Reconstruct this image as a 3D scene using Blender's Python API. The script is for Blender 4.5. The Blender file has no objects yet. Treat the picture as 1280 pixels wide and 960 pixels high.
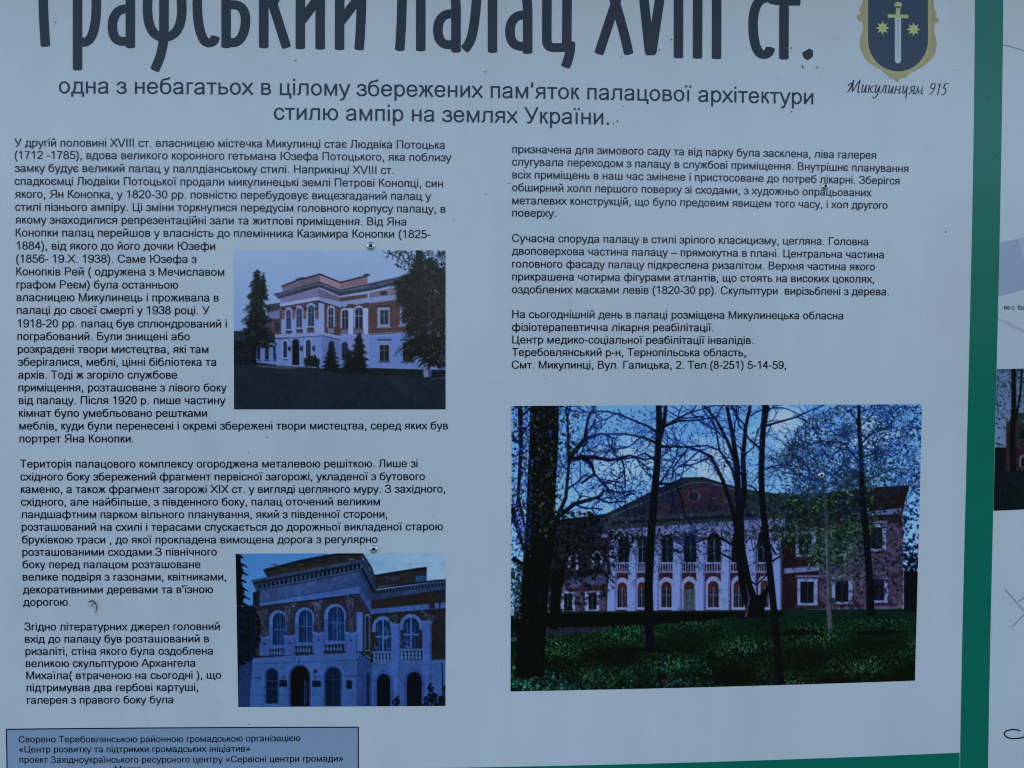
import bpy, bmesh, math, random
import numpy as np
from mathutils import Matrix, Vector

# ------------------------------------------------------------------ camera
scene = bpy.context.scene
COL = scene.collection
PITCH, YAW, ROLL = -0.0410085, -0.0536950, -0.0023061
FPX = 1244.0                     # focal length in photograph pixels (1280 wide)
DIST, EYE = 1.0, 1.55            # metres from the board, height of the lens
Rx = Matrix.Rotation(PITCH, 3, 'X'); Rz = Matrix.Rotation(YAW, 3, 'Z'); Ry = Matrix.Rotation(ROLL, 3, 'Y')
RCAM = Rz @ Rx @ Ry              # maps (right, forward, up) to the world
cam = bpy.data.cameras.new('camera'); camo = bpy.data.objects.new('camera', cam); COL.objects.link(camo)
cam.sensor_fit = 'HORIZONTAL'; cam.sensor_width = 36.0; cam.lens = FPX / 1280.0 * 36.0
cam.clip_start = 0.01; cam.clip_end = 2000.0
camo.matrix_world = Matrix.Translation((0, -DIST, EYE)) @ (RCAM @ Matrix.Rotation(math.pi/2, 3, 'X')).to_4x4()
scene.camera = camo
scene.cycles.filter_width = 1.15

# ------------------------------------------------------------------ light
SUN_EL, SUN_AZ = math.radians(50), math.radians(28)     # sun stands behind the board: its face is in open shade
w = bpy.data.worlds.new('World'); scene.world = w; w.use_nodes = True
nt = w.node_tree; nt.nodes.clear()
sky = nt.nodes.new('ShaderNodeTexSky'); sky.sky_type = 'NISHITA'; sky.sun_disc = False
sky.sun_elevation = SUN_EL; sky.sun_rotation = SUN_AZ
sky.air_density = 1.0; sky.dust_density = 0.8; sky.ozone_density = 1.0
bg = nt.nodes.new('ShaderNodeBackground'); bg.inputs['Strength'].default_value = 0.13
wo = nt.nodes.new('ShaderNodeOutputWorld')
nt.links.new(sky.outputs[0], bg.inputs[0]); nt.links.new(bg.outputs[0], wo.inputs[0])
sl = bpy.data.lights.new('sun', 'SUN'); sl.energy = 2.2; sl.angle = math.radians(0.5); sl.color = (1, 0.95, 0.88)
so = bpy.data.objects.new('sun', sl); COL.objects.link(so)
sd = Vector((math.sin(SUN_AZ)*math.cos(SUN_EL), math.cos(SUN_AZ)*math.cos(SUN_EL), math.sin(SUN_EL)))
so.rotation_euler = sd.to_track_quat('Z', 'Y').to_euler(); so.location = (0, 6, 9)
scene.view_settings.view_transform = 'Standard'; scene.view_settings.look = 'None'
scene.view_settings.gamma = 1.0; scene.view_settings.exposure = 1.46

# ------------------------------------------------------------------ from the print's layout to the sheet
RNP = np.array(RCAM)
KD = 3.08316e-8
def undist(P):
    P = np.atleast_2d(np.asarray(P, float)); x = P[:, 0]-640; z = 480-P[:, 1]
    s = 1+KD*(x*x+z*z); return np.stack([x*s, z*s], 1)
def ray(q):
    d = np.stack([q[:, 0], np.full(len(q), FPX), q[:, 1]], 1) @ RNP.T
    return DIST*d[:, [0]]/d[:, [1]], DIST*d[:, [2]]/d[:, [1]]
def to_ideal(P):                 # layout grid (straight margins) of a point measured on the print
    X, Z = ray(undist(P)); return np.hstack([X, Z])
def sheet(P):                    # measured point -> (x, z) on the sheet, metres
    P = np.atleast_2d(np.asarray(P, float))
    X, Z = ray(np.stack([P[:, 0]-640, 480-P[:, 1]], 1)); return np.hstack([X, Z+EYE])
def ideal_to_sheet(I):           # straight layout -> slightly bowed sheet
    I = np.atleast_2d(I); v = np.stack([I[:, 0], np.full(len(I), DIST), I[:, 1]], 1) @ RNP
    ux, uz = FPX*v[:, 0]/v[:, 1], FPX*v[:, 2]/v[:, 1]
    x, z = ux.copy(), uz.copy()
    for _ in range(6):
        s = 1+KD*(x*x+z*z); x = ux/s; z = uz/s
    return sheet(np.stack([x+640, 480-z], 1))

def prop(o, **k):
    for a, b in k.items(): o[a] = b
    return o
def mesh_obj(name, verts, faces, mat, parent=None, smooth=False):
    me = bpy.data.meshes.new(name); me.from_pydata([tuple(v) for v in verts], [], [tuple(f) for f in faces]); me.update()
    if mat: me.materials.append(mat)
    if smooth:
        me.polygons.foreach_set('use_smooth', [True]*len(me.polygons))
    o = bpy.data.objects.new(name, me); COL.objects.link(o)
    if parent: o.parent = parent; o.matrix_parent_inverse = parent.matrix_world.inverted()
    return o
def flat(xz, y): return [(a, y, b) for a, b in xz]

# ------------------------------------------------------------------ materials
def lin(c):
    c = np.asarray(c, float)/255.0
    return np.where(c <= 0.04045, c/12.92, ((c+0.055)/1.055)**2.4)
LIGHT = np.array([0.305, 0.445, 0.58])     # what a perfectly white matt sheet shows here
GLOSS = 0.003
def ink(c): return tuple(np.clip((lin(c)-GLOSS)/LIGHT, 0.002, 0.92))
def principled(name, rough=0.16, spec=0.36):
    m = bpy.data.materials.new(name); m.use_nodes = True
    b = m.node_tree.nodes['Principled BSDF']; b.inputs['Roughness'].default_value = rough
    b.inputs['Specular IOR Level'].default_value = spec
    return m, m.node_tree, b
def wavy(nt, b, amount=0.05, scale=9.0):
    # the laminated film is a little uneven
    tc = nt.nodes.new('ShaderNodeTexCoord'); n = nt.nodes.new('ShaderNodeTexNoise'); n.inputs['Scale'].default_value = scale
    n.inputs['Detail'].default_value = 3
    bp = nt.nodes.new('ShaderNodeBump'); bp.inputs['Strength'].default_value = amount; bp.inputs['Distance'].default_value = 0.01
    nt.links.new(tc.outputs['Object'], n.inputs['Vector']); nt.links.new(n.outputs[0], bp.inputs['Height'])
    nt.links.new(bp.outputs[0], b.inputs['Normal'])
def inkmat(name, albedo, rough=0.16, var=0.06, scale=40.0):
    m, nt, b = principled(name, rough)
    tc = nt.nodes.new('ShaderNodeTexCoord'); n = nt.nodes.new('ShaderNodeTexNoise'); n.inputs['Scale'].default_value = scale
    n.inputs['Detail'].default_value = 4
    r = nt.nodes.new('ShaderNodeMapRange'); r.inputs['To Min'].default_value = 1-var; r.inputs['To Max'].default_value = 1+var
    mx = nt.nodes.new('ShaderNodeVectorMath'); mx.operation = 'SCALE'; mx.inputs[0].default_value = albedo
    nt.links.new(tc.outputs['Object'], n.inputs['Vector']); nt.links.new(n.outputs[0], r.inputs['Value'])
    nt.links.new(r.outputs[0], mx.inputs['Scale']); nt.links.new(mx.outputs[0], b.inputs['Base Color'])
    wavy(nt, b)
    return m
def print_mat(name):
    m, nt, b = principled(name, 0.16)
    a = nt.nodes.new('ShaderNodeVertexColor'); a.layer_name = 'ink'
    nt.links.new(a.outputs[0], b.inputs['Base Color']); wavy(nt, b)
    return m

M_WHITE = None
def white_sheet():
    m, nt, b = principled('white_laminated_sheet', 0.16)
    tc = nt.nodes.new('ShaderNodeTexCoord')
    def noise(scale, detail, vec=None):
        n = nt.nodes.new('ShaderNodeTexNoise'); n.inputs['Scale'].default_value = scale; n.inputs['Detail'].default_value = detail
        nt.links.new(vec if vec else tc.outputs['Object'], n.inputs['Vector']); return n.outputs[0]
    def ramp(v, a0, a1, t0, t1):
        r = nt.nodes.new('ShaderNodeMapRange'); r.inputs['From Min'].default_value = a0; r.inputs['From Max'].default_value = a1
        r.inputs['To Min'].default_value = t0; r.inputs['To Max'].default_value = t1; nt.links.new(v, r.inputs['Value']); return r.outputs[0]
    def mul(a, bb):
        x = nt.nodes.new('ShaderNodeMath'); x.operation = 'MULTIPLY'; nt.links.new(a, x.inputs[0]); nt.links.new(bb, x.inputs[1]); return x.outputs[0]
    mp = nt.nodes.new('ShaderNodeMapping'); mp.inputs['Scale'].default_value = (8, 1, 1.0)    # faint upright streaks of reflection put into the colour
    nt.links.new(tc.outputs['Object'], mp.inputs['Vector'])
    v = mul(ramp(noise(3.0, 4), 0.3, 0.7, 0.95, 1.04), ramp(noise(2.2, 5, mp.outputs[0]), 0.3, 0.7, 0.955, 1.03))
    v = mul(v, ramp(noise(75, 2), 0.745, 0.80, 1.0, 0.80))                                       # fly specks and dirt
    v = mul(v, ramp(noise(22, 6), 0.60, 0.78, 1.0, 1.05)); v = mul(v, ramp(noise(30, 5), 0.63, 0.8, 1.0, 0.93))  # dried drips and wiped smears
    s = nt.nodes.new('ShaderNodeVectorMath'); s.operation = 'SCALE'; s.inputs[0].default_value = WHITE
    nt.links.new(v, s.inputs['Scale']); nt.links.new(s.outputs[0], b.inputs['Base Color'])
    wavy(nt, b)
    return m
WHITE = (0.83, 0.785, 0.745)
ROOF_UP, ROOF_OUT = 0.02, 0.17
GREEN = (0.001, 0.20, 0.115)
BOXC = ink((97, 125, 155))
M_WHITE = white_sheet()
M_INK = inkmat('black_printing_ink', (0.005, 0.011, 0.024))
M_TITLE = inkmat('title_ink', (0.008, 0.009, 0.010))
# ------------------------------------------------------------------ lettering: a plain grotesque drawn as centre lines, 2048 units to the em
G = {
'а':(1139,['M 180 745 C 205 900 335 1004 575 1004 C 790 1004 880 930 880 760 L 880 270 C 880 130 895 70 945 0','M 880 600 C 780 555 620 545 500 520 C 280 490 165 430 165 285 C 165 140 270 55 440 55 C 680 55 880 200 880 440']),
'б':(1174,['M 590 945 C 330 945 180 770 180 500 C 180 230 350 55 590 55 C 850 55 1000 230 1000 500 C 1000 780 850 945 590 945','M 172 520 C 160 1000 230 1250 500 1300 C 760 1345 920 1330 940 1490']),
'в':(1088,['M 227 0 L 227 1062','M 240 984 L 570 984 C 740 984 850 920 850 780 C 850 640 740 560 580 560 L 240 560','M 580 560 C 790 560 915 470 915 320 C 915 150 790 78 580 78 L 240 78']),
'г':(747,['M 227 0 L 227 1062','M 240 984 L 705 984']),
'д':(1195,['M 330 984 L 960 984','M 960 1062 L 960 78','M 390 1062 C 390 560 330 250 200 78','M 40 78 L 1165 78','M 120 150 L 120 -300','M 1080 150 L 1080 -300']),
'е':(1139,['M 180 545 L 970 545','M 965 500 C 975 840 810 1004 575 1004 C 330 1004 165 820 165 530 C 165 230 330 55 580 55 C 770 55 900 140 965 330']),
'ж':(1370,['M 685 0 L 685 1062','M 670 550 C 480 555 440 640 400 760 C 345 920 300 1000 70 975','M 520 570 C 420 530 320 350 95 0','M 700 550 C 890 555 930 640 970 760 C 1025 920 1070 1000 1300 975','M 850 570 C 950 530 1050 350 1275 0']),
'з':(939,['M 120 750 C 160 930 290 1004 450 1004 C 650 1004 760 920 760 780 C 760 640 660 560 500 560 L 370 560','M 500 560 C 700 560 825 460 825 310 C 825 150 690 55 460 55 C 250 55 115 140 75 340']),
'и':(1144,['M 225 0 L 225 1062','M 920 0 L 920 1062','M 255 130 L 890 930']),
'й':(1144,['M 225 0 L 225 1062','M 920 0 L 920 1062','M 255 130 L 890 930','M 350 1480 C 370 1240 780 1240 800 1480']),
'к':(897,['M 227 0 L 227 1062','M 240 560 C 450 560 480 640 530 780 C 585 940 640 1000 830 975','M 380 580 C 520 540 600 400 810 0']),
'л':(1195,['M 50 80 C 200 50 290 110 300 420 L 325 984','M 320 984 L 968 984','M 968 1062 L 968 0']),
'м':(1408,['M 225 0 L 225 1062','M 1183 0 L 1183 1062','M 245 1040 L 704 70 L 1163 1040']),
'н':(1130,['M 227 0 L 227 1062','M 905 0 L 905 1062','M 240 560 L 890 560']),
'о':(1139,['E 567 531 402 475']),
'п':(1109,['M 227 0 L 227 1062','M 882 0 L 882 1062','M 240 984 L 870 984']),
'р':(1139,['M 225 -407 L 225 1062','E 605 531 380 475']),
'с':(1024,['M 910 710 C 870 900 750 1004 565 1004 C 320 1004 165 830 165 530 C 165 230 320 55 555 55 C 760 55 900 170 925 390']),
'т':(938,['M 469 0 L 469 984','M 30 984 L 908 984']),
'у':(1024,['M 75 1062 L 515 30','M 955 1062 L 530 -30 C 440 -280 370 -350 260 -350 C 200 -350 160 -340 130 -325']),
'ф':(1685,['M 842 -407 L 842 1466','E 502 531 340 475','E 1182 531 340 475']),
'х':(1024,['M 70 0 L 940 1062','M 85 1062 L 955 0']),
'ц':(1173,['M 225 0 L 225 1062','M 885 78 L 885 1062','M 240 78 L 1150 78','M 1065 140 L 1065 -300']),
'ч':(1067,['M 845 0 L 845 1062','M 195 1062 L 195 720 C 195 520 330 430 520 430 C 650 430 760 465 845 510']),
'ш':(1643,['M 225 0 L 225 1062','M 822 78 L 822 1062','M 1418 0 L 1418 1062','M 240 78 L 1400 78']),
'щ':(1685,['M 225 0 L 225 1062','M 810 78 L 810 1062','M 1395 78 L 1395 1062','M 240 78 L 1665 78','M 1580 140 L 1580 -300']),
'ь':(1066,['M 227 0 L 227 1062','M 240 620 L 560 620 C 790 620 905 510 905 350 C 905 180 790 78 560 78 L 240 78']),
'ю':(1536,['M 227 0 L 227 1062','M 240 545 L 590 545','E 1000 531 385 475']),
'я':(1109,['M 880 0 L 880 1062','M 865 984 L 500 984 C 300 984 190 890 190 745 C 190 590 310 505 500 505 L 865 505','M 520 500 C 430 480 340 330 100 0']),
'є':(1045,['M 890 710 C 850 900 720 1004 545 1004 C 310 1004 150 830 150 530 C 150 230 310 55 545 55 C 750 55 880 170 910 370','M 165 545 L 700 545']),
'і':(455,['M 228 0 L 228 1062','M 228 1260 L 228 1466']),
'ї':(569,['M 284 0 L 284 1062','M 95 1260 L 95 1466','M 473 1260 L 473 1466']),
'А':(1366,['M 75 0 L 640 1440','M 1290 0 L 726 1440','M 620 1420 L 746 1420','M 330 520 L 1036 520']),
'Б':(1344,['M 255 0 L 255 1466','M 270 1388 L 1140 1388','M 270 850 L 700 850 C 1000 850 1160 700 1160 470 C 1160 210 980 78 700 78 L 270 78']),
'В':(1366,['M 245 0 L 245 1466','M 260 1388 L 690 1388 C 920 1388 1060 1280 1060 1090 C 1060 880 900 780 690 780 L 260 780','M 690 780 C 980 780 1160 650 1160 430 C 1160 200 990 78 700 78 L 260 78']),
'Г':(1109,['M 255 0 L 255 1466','M 270 1388 L 1085 1388']),
'З':(1237,['M 130 1070 C 170 1300 350 1411 570 1411 C 830 1411 980 1280 980 1090 C 980 880 820 770 590 770 L 440 770','M 590 770 C 880 770 1060 640 1060 420 C 1060 180 860 52 580 52 C 300 52 130 200 90 430']),
'К':(1194,['M 255 0 L 255 1466','M 270 770 C 600 770 640 880 720 1080 C 800 1290 870 1420 1110 1385','M 480 780 C 720 740 800 500 1120 0']),
'Л':(1344,['M 30 85 C 230 50 340 120 350 600 L 370 1388','M 360 1388 L 1095 1388','M 1095 1466 L 1095 0']),
'М':(1706,['M 250 0 L 250 1466','M 1456 0 L 1456 1466','M 275 1440 L 853 70 L 1431 1440']),
'Н':(1479,['M 256 0 L 256 1466','M 1223 0 L 1223 1466','M 270 780 L 1210 780']),
'П':(1472,['M 256 0 L 256 1466','M 1216 0 L 1216 1466','M 270 1388 L 1200 1388']),
'Р':(1366,['M 255 0 L 255 1466','M 270 1388 L 720 1388 C 1010 1388 1165 1250 1165 1035 C 1165 800 1000 680 720 680 L 270 680']),
'С':(1479,['M 1285 1010 C 1210 1270 1030 1411 785 1411 C 420 1411 195 1160 195 740 C 195 310 420 52 785 52 C 1060 52 1250 220 1320 500']),
'Т':(1251,['M 625 0 L 625 1388','M 45 1388 L 1206 1388']),
'У':(1301,['M 90 1466 L 670 440','M 1210 1466 L 700 340 C 600 110 530 60 420 60 C 340 60 290 70 250 90']),
'Ц':(1515,['M 255 0 L 255 1466','M 1185 78 L 1185 1466','M 270 78 L 1475 78','M 1390 140 L 1390 -330']),
'Ю':(2069,['M 255 0 L 255 1466','M 270 760 L 800 760','E 1345 733 540 682']),
'Я':(1479,['M 1235 0 L 1235 1466','M 1220 1388 L 700 1388 C 420 1388 285 1250 285 1040 C 285 800 440 680 720 680 L 1220 680','M 760 680 C 620 640 520 400 130 0']),
'Х':(1366,['M 75 0 L 1280 1466','M 90 1466 L 1295 0']),
'V':(1366,['M 70 1466 L 640 30','M 1296 1466 L 726 30','M 610 45 L 756 45']),
'І':(569,['M 285 0 L 285 1466']),
'0':(1139,['E 570 720 395 665']),
'1':(1139,['M 655 0 L 655 1466','M 660 1440 C 580 1300 400 1180 225 1110']),
'2':(1139,['M 160 1050 C 180 1290 330 1385 570 1385 C 820 1385 960 1260 960 1060 C 960 820 740 650 480 420 C 300 270 210 190 170 78','M 70 78 L 1030 78']),
'3':(1139,['M 150 1080 C 190 1300 350 1385 540 1385 C 780 1385 910 1270 910 1090 C 910 900 770 780 560 780 L 440 780','M 560 780 C 830 780 975 640 975 430 C 975 200 800 52 560 52 C 310 52 160 180 120 390']),
'4':(1139,['M 750 0 L 750 1440','M 735 1400 L 110 430','M 60 430 L 1060 430']),
'5':(1139,['M 960 1380 L 340 1380 L 240 690','M 240 690 C 320 790 440 850 570 850 C 830 850 990 690 990 450 C 990 210 820 52 570 52 C 330 52 170 180 130 380']),
'6':(1139,['M 960 1090 C 920 1290 790 1385 620 1385 C 290 1385 160 1100 160 690 L 165 500','E 580 470 400 418']),
'7':(1139,['M 100 1370 L 985 1370','M 975 1350 C 700 1050 500 600 450 0']),
'8':(1139,['E 570 1085 330 305','E 570 418 405 366']),
'9':(1139,['M 180 350 C 220 150 350 52 520 52 C 850 52 980 340 980 750 L 975 940','E 560 970 400 418']),
'.':(569,['M 284 0 L 284 205']), ',':(569,['M 284 205 L 284 0 C 284 -130 260 -210 190 -270']),
'-':(682,['M 70 530 L 610 530']), '–':(1139,['M 0 520 L 1139 520']),
'(':(682,['M 590 1500 C 370 1250 230 900 230 530 C 230 160 370 -180 590 -430']),
')':(682,['M 92 1500 C 312 1250 452 900 452 530 C 452 160 312 -180 92 -430']),
'’':(455,['M 228 1466 L 228 1270 C 228 1130 210 1060 140 1000']), "'":(391,['M 196 1480 L 196 960']),
'«':(1139,['M 520 930 L 210 530 L 520 130','M 930 930 L 620 530 L 930 130']),
'»':(1139,['M 210 930 L 520 530 L 210 130','M 620 930 L 930 530 L 620 130']), ' ':(569,[]),
}
for a, b in (('X','Х'),('I','І'),('V','V'),('і','і')): G[a] = G[b]
# cursive letters of the emblem's motto
SC = {
'М':(1900,['M 60 700 C -40 900 150 1000 330 960','M 330 960 C 560 1250 480 500 130 30','M 620 1380 C 640 900 720 400 800 90 C 1000 500 1250 1000 1540 1400 C 1500 900 1500 300 1640 20 C 1700 0 1760 60 1800 130','M 620 1380 C 560 700 420 200 60 40']),
'и':(1000,['M 60 800 C 150 900 260 900 240 700 L 200 260 C 190 50 360 0 520 200 L 760 860','M 760 860 L 720 200 C 710 60 800 0 930 160']),
'к':(900,['M 150 880 L 170 20','M 180 460 C 400 480 560 850 760 800','M 330 480 C 480 400 560 -20 860 120']),
'у':(980,['M 60 800 C 150 900 260 900 240 700 L 210 260 C 200 50 360 0 520 200 L 760 860','M 760 860 C 780 300 700 -500 300 -520 C 150 -520 60 -420 120 -330']),
'л':(960,['M 40 60 C 200 -20 330 400 430 880 C 600 900 700 880 700 700 L 690 200 C 690 40 800 20 920 150']),
'н':(1040,['M 160 880 L 180 20','M 180 450 L 760 450','M 760 880 L 740 200 C 740 40 850 0 980 160']),
'ц':(1040,['M 60 800 C 150 900 260 900 240 700 L 200 260 C 190 50 360 0 520 200 L 760 860','M 760 860 L 720 120 C 900 80 960 -100 780 -420']),
'я':(960,['M 760 880 L 740 200 C 740 40 850 0 940 160','M 760 850 C 400 950 240 850 260 650 C 280 450 500 420 740 450','M 480 440 C 350 250 250 60 60 20']),
'м':(1300,['M 40 60 C 180 -20 260 400 330 880 L 520 100 L 950 880 L 940 200 C 940 40 1060 0 1200 160']),
' ':(620,[]),
'9':(980,['E 480 950 300 300','M 780 950 C 780 500 560 120 200 20']), '1':(760,['M 220 1120 L 470 1260 L 430 0']),
'5':(980,['M 920 1260 L 420 1240 L 340 760 C 600 820 780 640 760 400 C 740 120 480 -20 220 60']),
}

def path_points(d, nb=7):
    t = d.split(); pts = []; closed = False
    if t[0] == 'E':
        cx, cy, rx, ry = map(float, t[1:5]); a = np.linspace(0, 2*np.pi, 25)[:-1]
        return np.stack([cx+rx*np.cos(a), cy+ry*np.sin(a)], 1), True
    i = 0
    while i < len(t):
        c = t[i]
        if c in 'ML': pts.append((float(t[i+1]), float(t[i+2]))); i += 3
        elif c == 'C':
            p0 = np.array(pts[-1]); a, b, e = [np.array((float(t[i+k]), float(t[i+k+1]))) for k in (1, 3, 5)]
            for s in np.linspace(0, 1, nb+1)[1:]:
                pts.append(tuple(p0*(1-s)**3+3*a*s*(1-s)**2+3*b*s*s*(1-s)+e*s**3))
            i += 7
        elif c == 'Z': closed = True; i += 1
        else: raise ValueError(d)
    return np.array(pts), closed
def strip(pts, closed, wx, wy):
    """quads either side of a centre line; wx thick uprights, wy thick bars"""
    n = len(pts); d = np.zeros((n, 2)); seg = np.diff(np.vstack([pts, pts[:1]]) if closed else pts, axis=0)
    nr = np.stack([-seg[:, 1], seg[:, 0]], 1); nr /= np.linalg.norm(nr, axis=1)[:, None]+1e-9
    for k in range(n):
        if closed: a, b = nr[k-1], nr[k]
        else: a = nr[max(k-1, 0)]; b = nr[min(k, len(nr)-1)]
        m = a+b; l = np.linalg.norm(m); m = m/l if l > 1e-6 else b
        d[k] = m/max(0.45, float(m@b))
    off = d*np.array([wx, wy])/2
    V = np.vstack([pts+off, pts-off]); F = []
    for k in range(n if closed else n-1):
        j = (k+1) % n; F.append((k, n+k, n+j, j))
    return V, F
_cache = {}
def glyph(ch, font, wx, wy):
    key = (ch, id(font), wx, wy)
    if key not in _cache:
        adv, paths = font[ch]; out = []
        for p in paths:
            pts, cl = path_points(p); q = wx
            if ch in '.,іїI' and abs(pts[0][0]-pts[-1][0]) < 1 and ch in '.,': q = 205
            out.append(strip(pts, cl, q, wy))
        _cache[key] = (adv, out)
    return _cache[key]
def set_line(text, font=G, wx=176, wy=150, track=0, shear=0):
    x = 0; st = []
    for ch in text:
        adv, g = glyph(ch, font, wx, wy)
        for k, (V, F) in enumerate(g):
            Q = V.copy(); Q[:, 0] += x+shear*Q[:, 1]; st.append((Q, F, k))
        x += adv+track
    return st
class Lettering:
    def __init__(self): self.V = []; self.F = []; self.n = 0
    def add(self, xz, F, y):
        self.V += flat(xz, y); self.F += [tuple(i+self.n for i in f) for f in F]; self.n += len(xz)
    def line(self, text, A, B, height=None, y=-0.00022, **kw):
        st = set_line(text, **kw)
        xs = np.concatenate([s[0][:, 0] for s in st]); x0, x1 = xs.min(), xs.max()
        a, b = to_ideal([A, B]); sc = (b[0]-a[0])/(x1-x0); h = height or sc
        for Q, F, k in st:
            t = (Q[:, 0]-x0)/(x1-x0)
            I = np.stack([a[0]+(b[0]-a[0])*t, a[1]+(b[1]-a[1])*t+Q[:, 1]*h], 1)
            self.add(ideal_to_sheet(I), F, y-k*1.2e-5)
        return sc
    def build(self, name, mat, parent): return mesh_obj(name, self.V, self.F, mat, parent)
# ------------------------------------------------------------------ the wording: (text, start of the line, end of the line) as measured on the print
LEFT1 = [("У другій половині XVIII ст. власницею містечка Микулинці стає Людвіка Потоцька",18,183.3,556.2,186.2),
("(1712 -1785), вдова великого коронного гетьмана Юзефа Потоцького, яка поблизу",18.4,198.8,564.5,201.7),
("замку будує великий палац у палл­діанському стилі. Наприкінці XVIII ст.".replace('\u00ad',''),18.2,215,492,217.6),
("спадкоємці Людвіки Потоцької продали микулинецькі землі Петрові Конопці, син",18.4,231.2,553.7,234.2),
("якого, Ян Конопка, у 1820-30 рр. повністю перебудовує вищезгаданий палац у",18.8,247.5,539.2,250.2),
("стилі пізнього ампіру. Ці зміни торкнулися передусім головного корпусу палацу, в",19,263.5,557,266),
("якому знаходилися репрезентаційні зали та житлові приміщення. Від Яна",19.3,279.5,508.2,282),
("Конопки палац перейшов у власність до племінника Казимира Конопки (1825-",19.6,295.7,538.2,297.7),
("1884), від якого до його дочки Юзефи",20.8,312,269.2,312.6),
("(1856- 19.Х. 1938). Саме Юзефа з",20.2,328.3,246,328.8),
("Конопків Рей ( одружена з Мечиславом",20.4,344.3,280.5,344.8),
("графом Реєм) була останньою",20.6,360.5,223,360.9),
("власницею Микулинець і проживала в",20.9,376.5,273.7,377),
("палаці до своєї смерті у 1938 році. У",21.1,392.5,262,392.8),
("1918-20 рр. палац був сплюндрований і",22.2,409.2,283.7,409.5),
("пограбований. Були знищені або",21.8,425.2,237.5,425.4),
("розкрадені твори мистецтва, які там",22.2,441.2,260.7,441.4),
("зберігалися, меблі, цінні бібліотека та",22.5,457.2,270.5,457.3),
("архів. Тоді ж згоріло службове",22.8,473.2,221.7,473.3),
("приміщення, розташоване з лівого боку",23.1,489.2,283.7,489.3),
("від палацу. Після 1920 р. лише частину",23.5,505.1,282,505.2),
("кімнат було умебльовано рештками",23.8,521.1,259,521.1),
("меблів, куди були перенесені і окремі збережені твори мистецтва, серед яких був",24.3,537,560,536.7),
("портрет Яна Конопки.",24.5,553,167,553)]
LEFT2 = [("Територія палацового комплексу огороджена металевою решіткою. Лише зі",25.3,584.5,522,584),
("східного боку збережений фрагмент первісної загорожі, укладеної з бутового",25.6,600.5,531.2,600),
("каменю, а також фрагмент загорожі XIX ст. у вигляді цегляного муру. З західного,",26.1,616.2,556.5,615.7),
("східного, але найбільше, з південного боку, палац оточений великим",26.4,632,475,631.5),
("ландшафтним парком вільного планування, який з південної сторони,",26.6,647.6,484.2,647.2),
("розташований на схилі і терасами спускається до дорожньої викладеної старою",27.1,663.3,553.7,662.7),
("бруківкою траси , до якої прокладена вимощена дорога з регулярно",27.5,679.2,472,678.7),
("розташованими сходами.З північного",28,694.7,271.2,694.4),
("боку перед палацом розташоване",28.3,710.2,250.7,710),
("велике подвіря з газонами, квітниками,",28.5,725.8,282.7,725.5),
("декоративними деревами та в'їзною",28.7,741.6,266.5,741.3),
("дорогою.",29,757.2,88,757.1)]
LEFT3 = [("Згідно літературних джерел головний",30.4,788,275,787.5),
("вхід до палацу був розташований в",31.2,803.3,261.5,802.8),
("ризаліті, стіна якого була оздоблена",31.8,818.6,266.5,818.1),
("великою скульптурою Архангела",32.3,833.8,244.5,833.2),
("Михаїла( втраченою на сьогодні ), що",33,848.9,276.7,848.2),
("підтримував два гербові картуші,",33.4,864.1,247.7,863.4),
("галерея з правого боку була",33.9,879.6,217,879)]
CREDIT = [("Сворено Теребовлянською районною громадською організацією",23.4,928,375.7,926.2),
("«Центр розвитку та підтримки громадських ініціатив»",23.9,940.4,313.2,939.4),
("проект Західноукраїнського ресурсного центру «Сервісні центри громади»",24.4,953.3,429.2,951.7)]
RIGHT1 = [("призначена для зимового саду та від парку була засклена, ліва галерея",640.2,191.2,1095.2,198.7),
("слугувала переходом з палацу в службові приміщення. Внутрішнє планування",640,207,1135.5,215.5),
("всіх приміщень в наш час змінене і пристосоване до потреб лікарні. Зберігся",640.2,223,1124.5,230.7),
("обширний холл першого поверху зі сходами, з художньо опрацьованих",639.9,239,1089.5,245.6),
("металевих конструкцій, що було предовим явищем того часу, і хол другого",640.2,255.4,1109.5,261.2),
("поверху.",640.2,270.7,695,271.3)]
RIGHT2 = [("Сучасна споруда палацу в стилі зрілого класицизму, цегляна. Головна",640,302.5,1085.5,306.8),
("двоповерхова частина палацу – прямокутна в плані. Центральна частина",639.8,318.4,1105,323),
("головного фасаду палацу підкреслена ризалітом. Верхня частина якого",640,334.5,1093.7,338.1),
("прикрашена чотирма фігурами атлантів, що стоять на високих цоколях,",640,350.5,1092.5,353.4),
("оздоблених масками левів (1820-30 рр). Скульптури  вирізьблені з дерева.",639.8,366.5,1110.7,369.2)]
RIGHT3 = [("На сьогоднішній день в палаці розміщена Микулинецька обласна",640.1,397.5,1054.2,399.3),
("фізіотерапевтична лікарня реабілітації.",639.8,413.7,891.5,414.1),
("Центр медико-соціальної реабілітації інвалідів.",640.2,429.3,941.5,430),
("Теребовлянський р-н, Тернопільська область,",639.9,445,932,445.3),
("Смт. Микулинці, Вул. Галицька, 2. Тел.(8-251) 5-14-59,",639.6,460.8,982.5,461)]
SUB = [("одна з небагатьох в цілому збережених пам’яток палацової архітектури",73.6,116.8,1016.5,130.6),
("стилю ампір на землях України.",342.4,149.6,761.2,156)]
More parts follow.
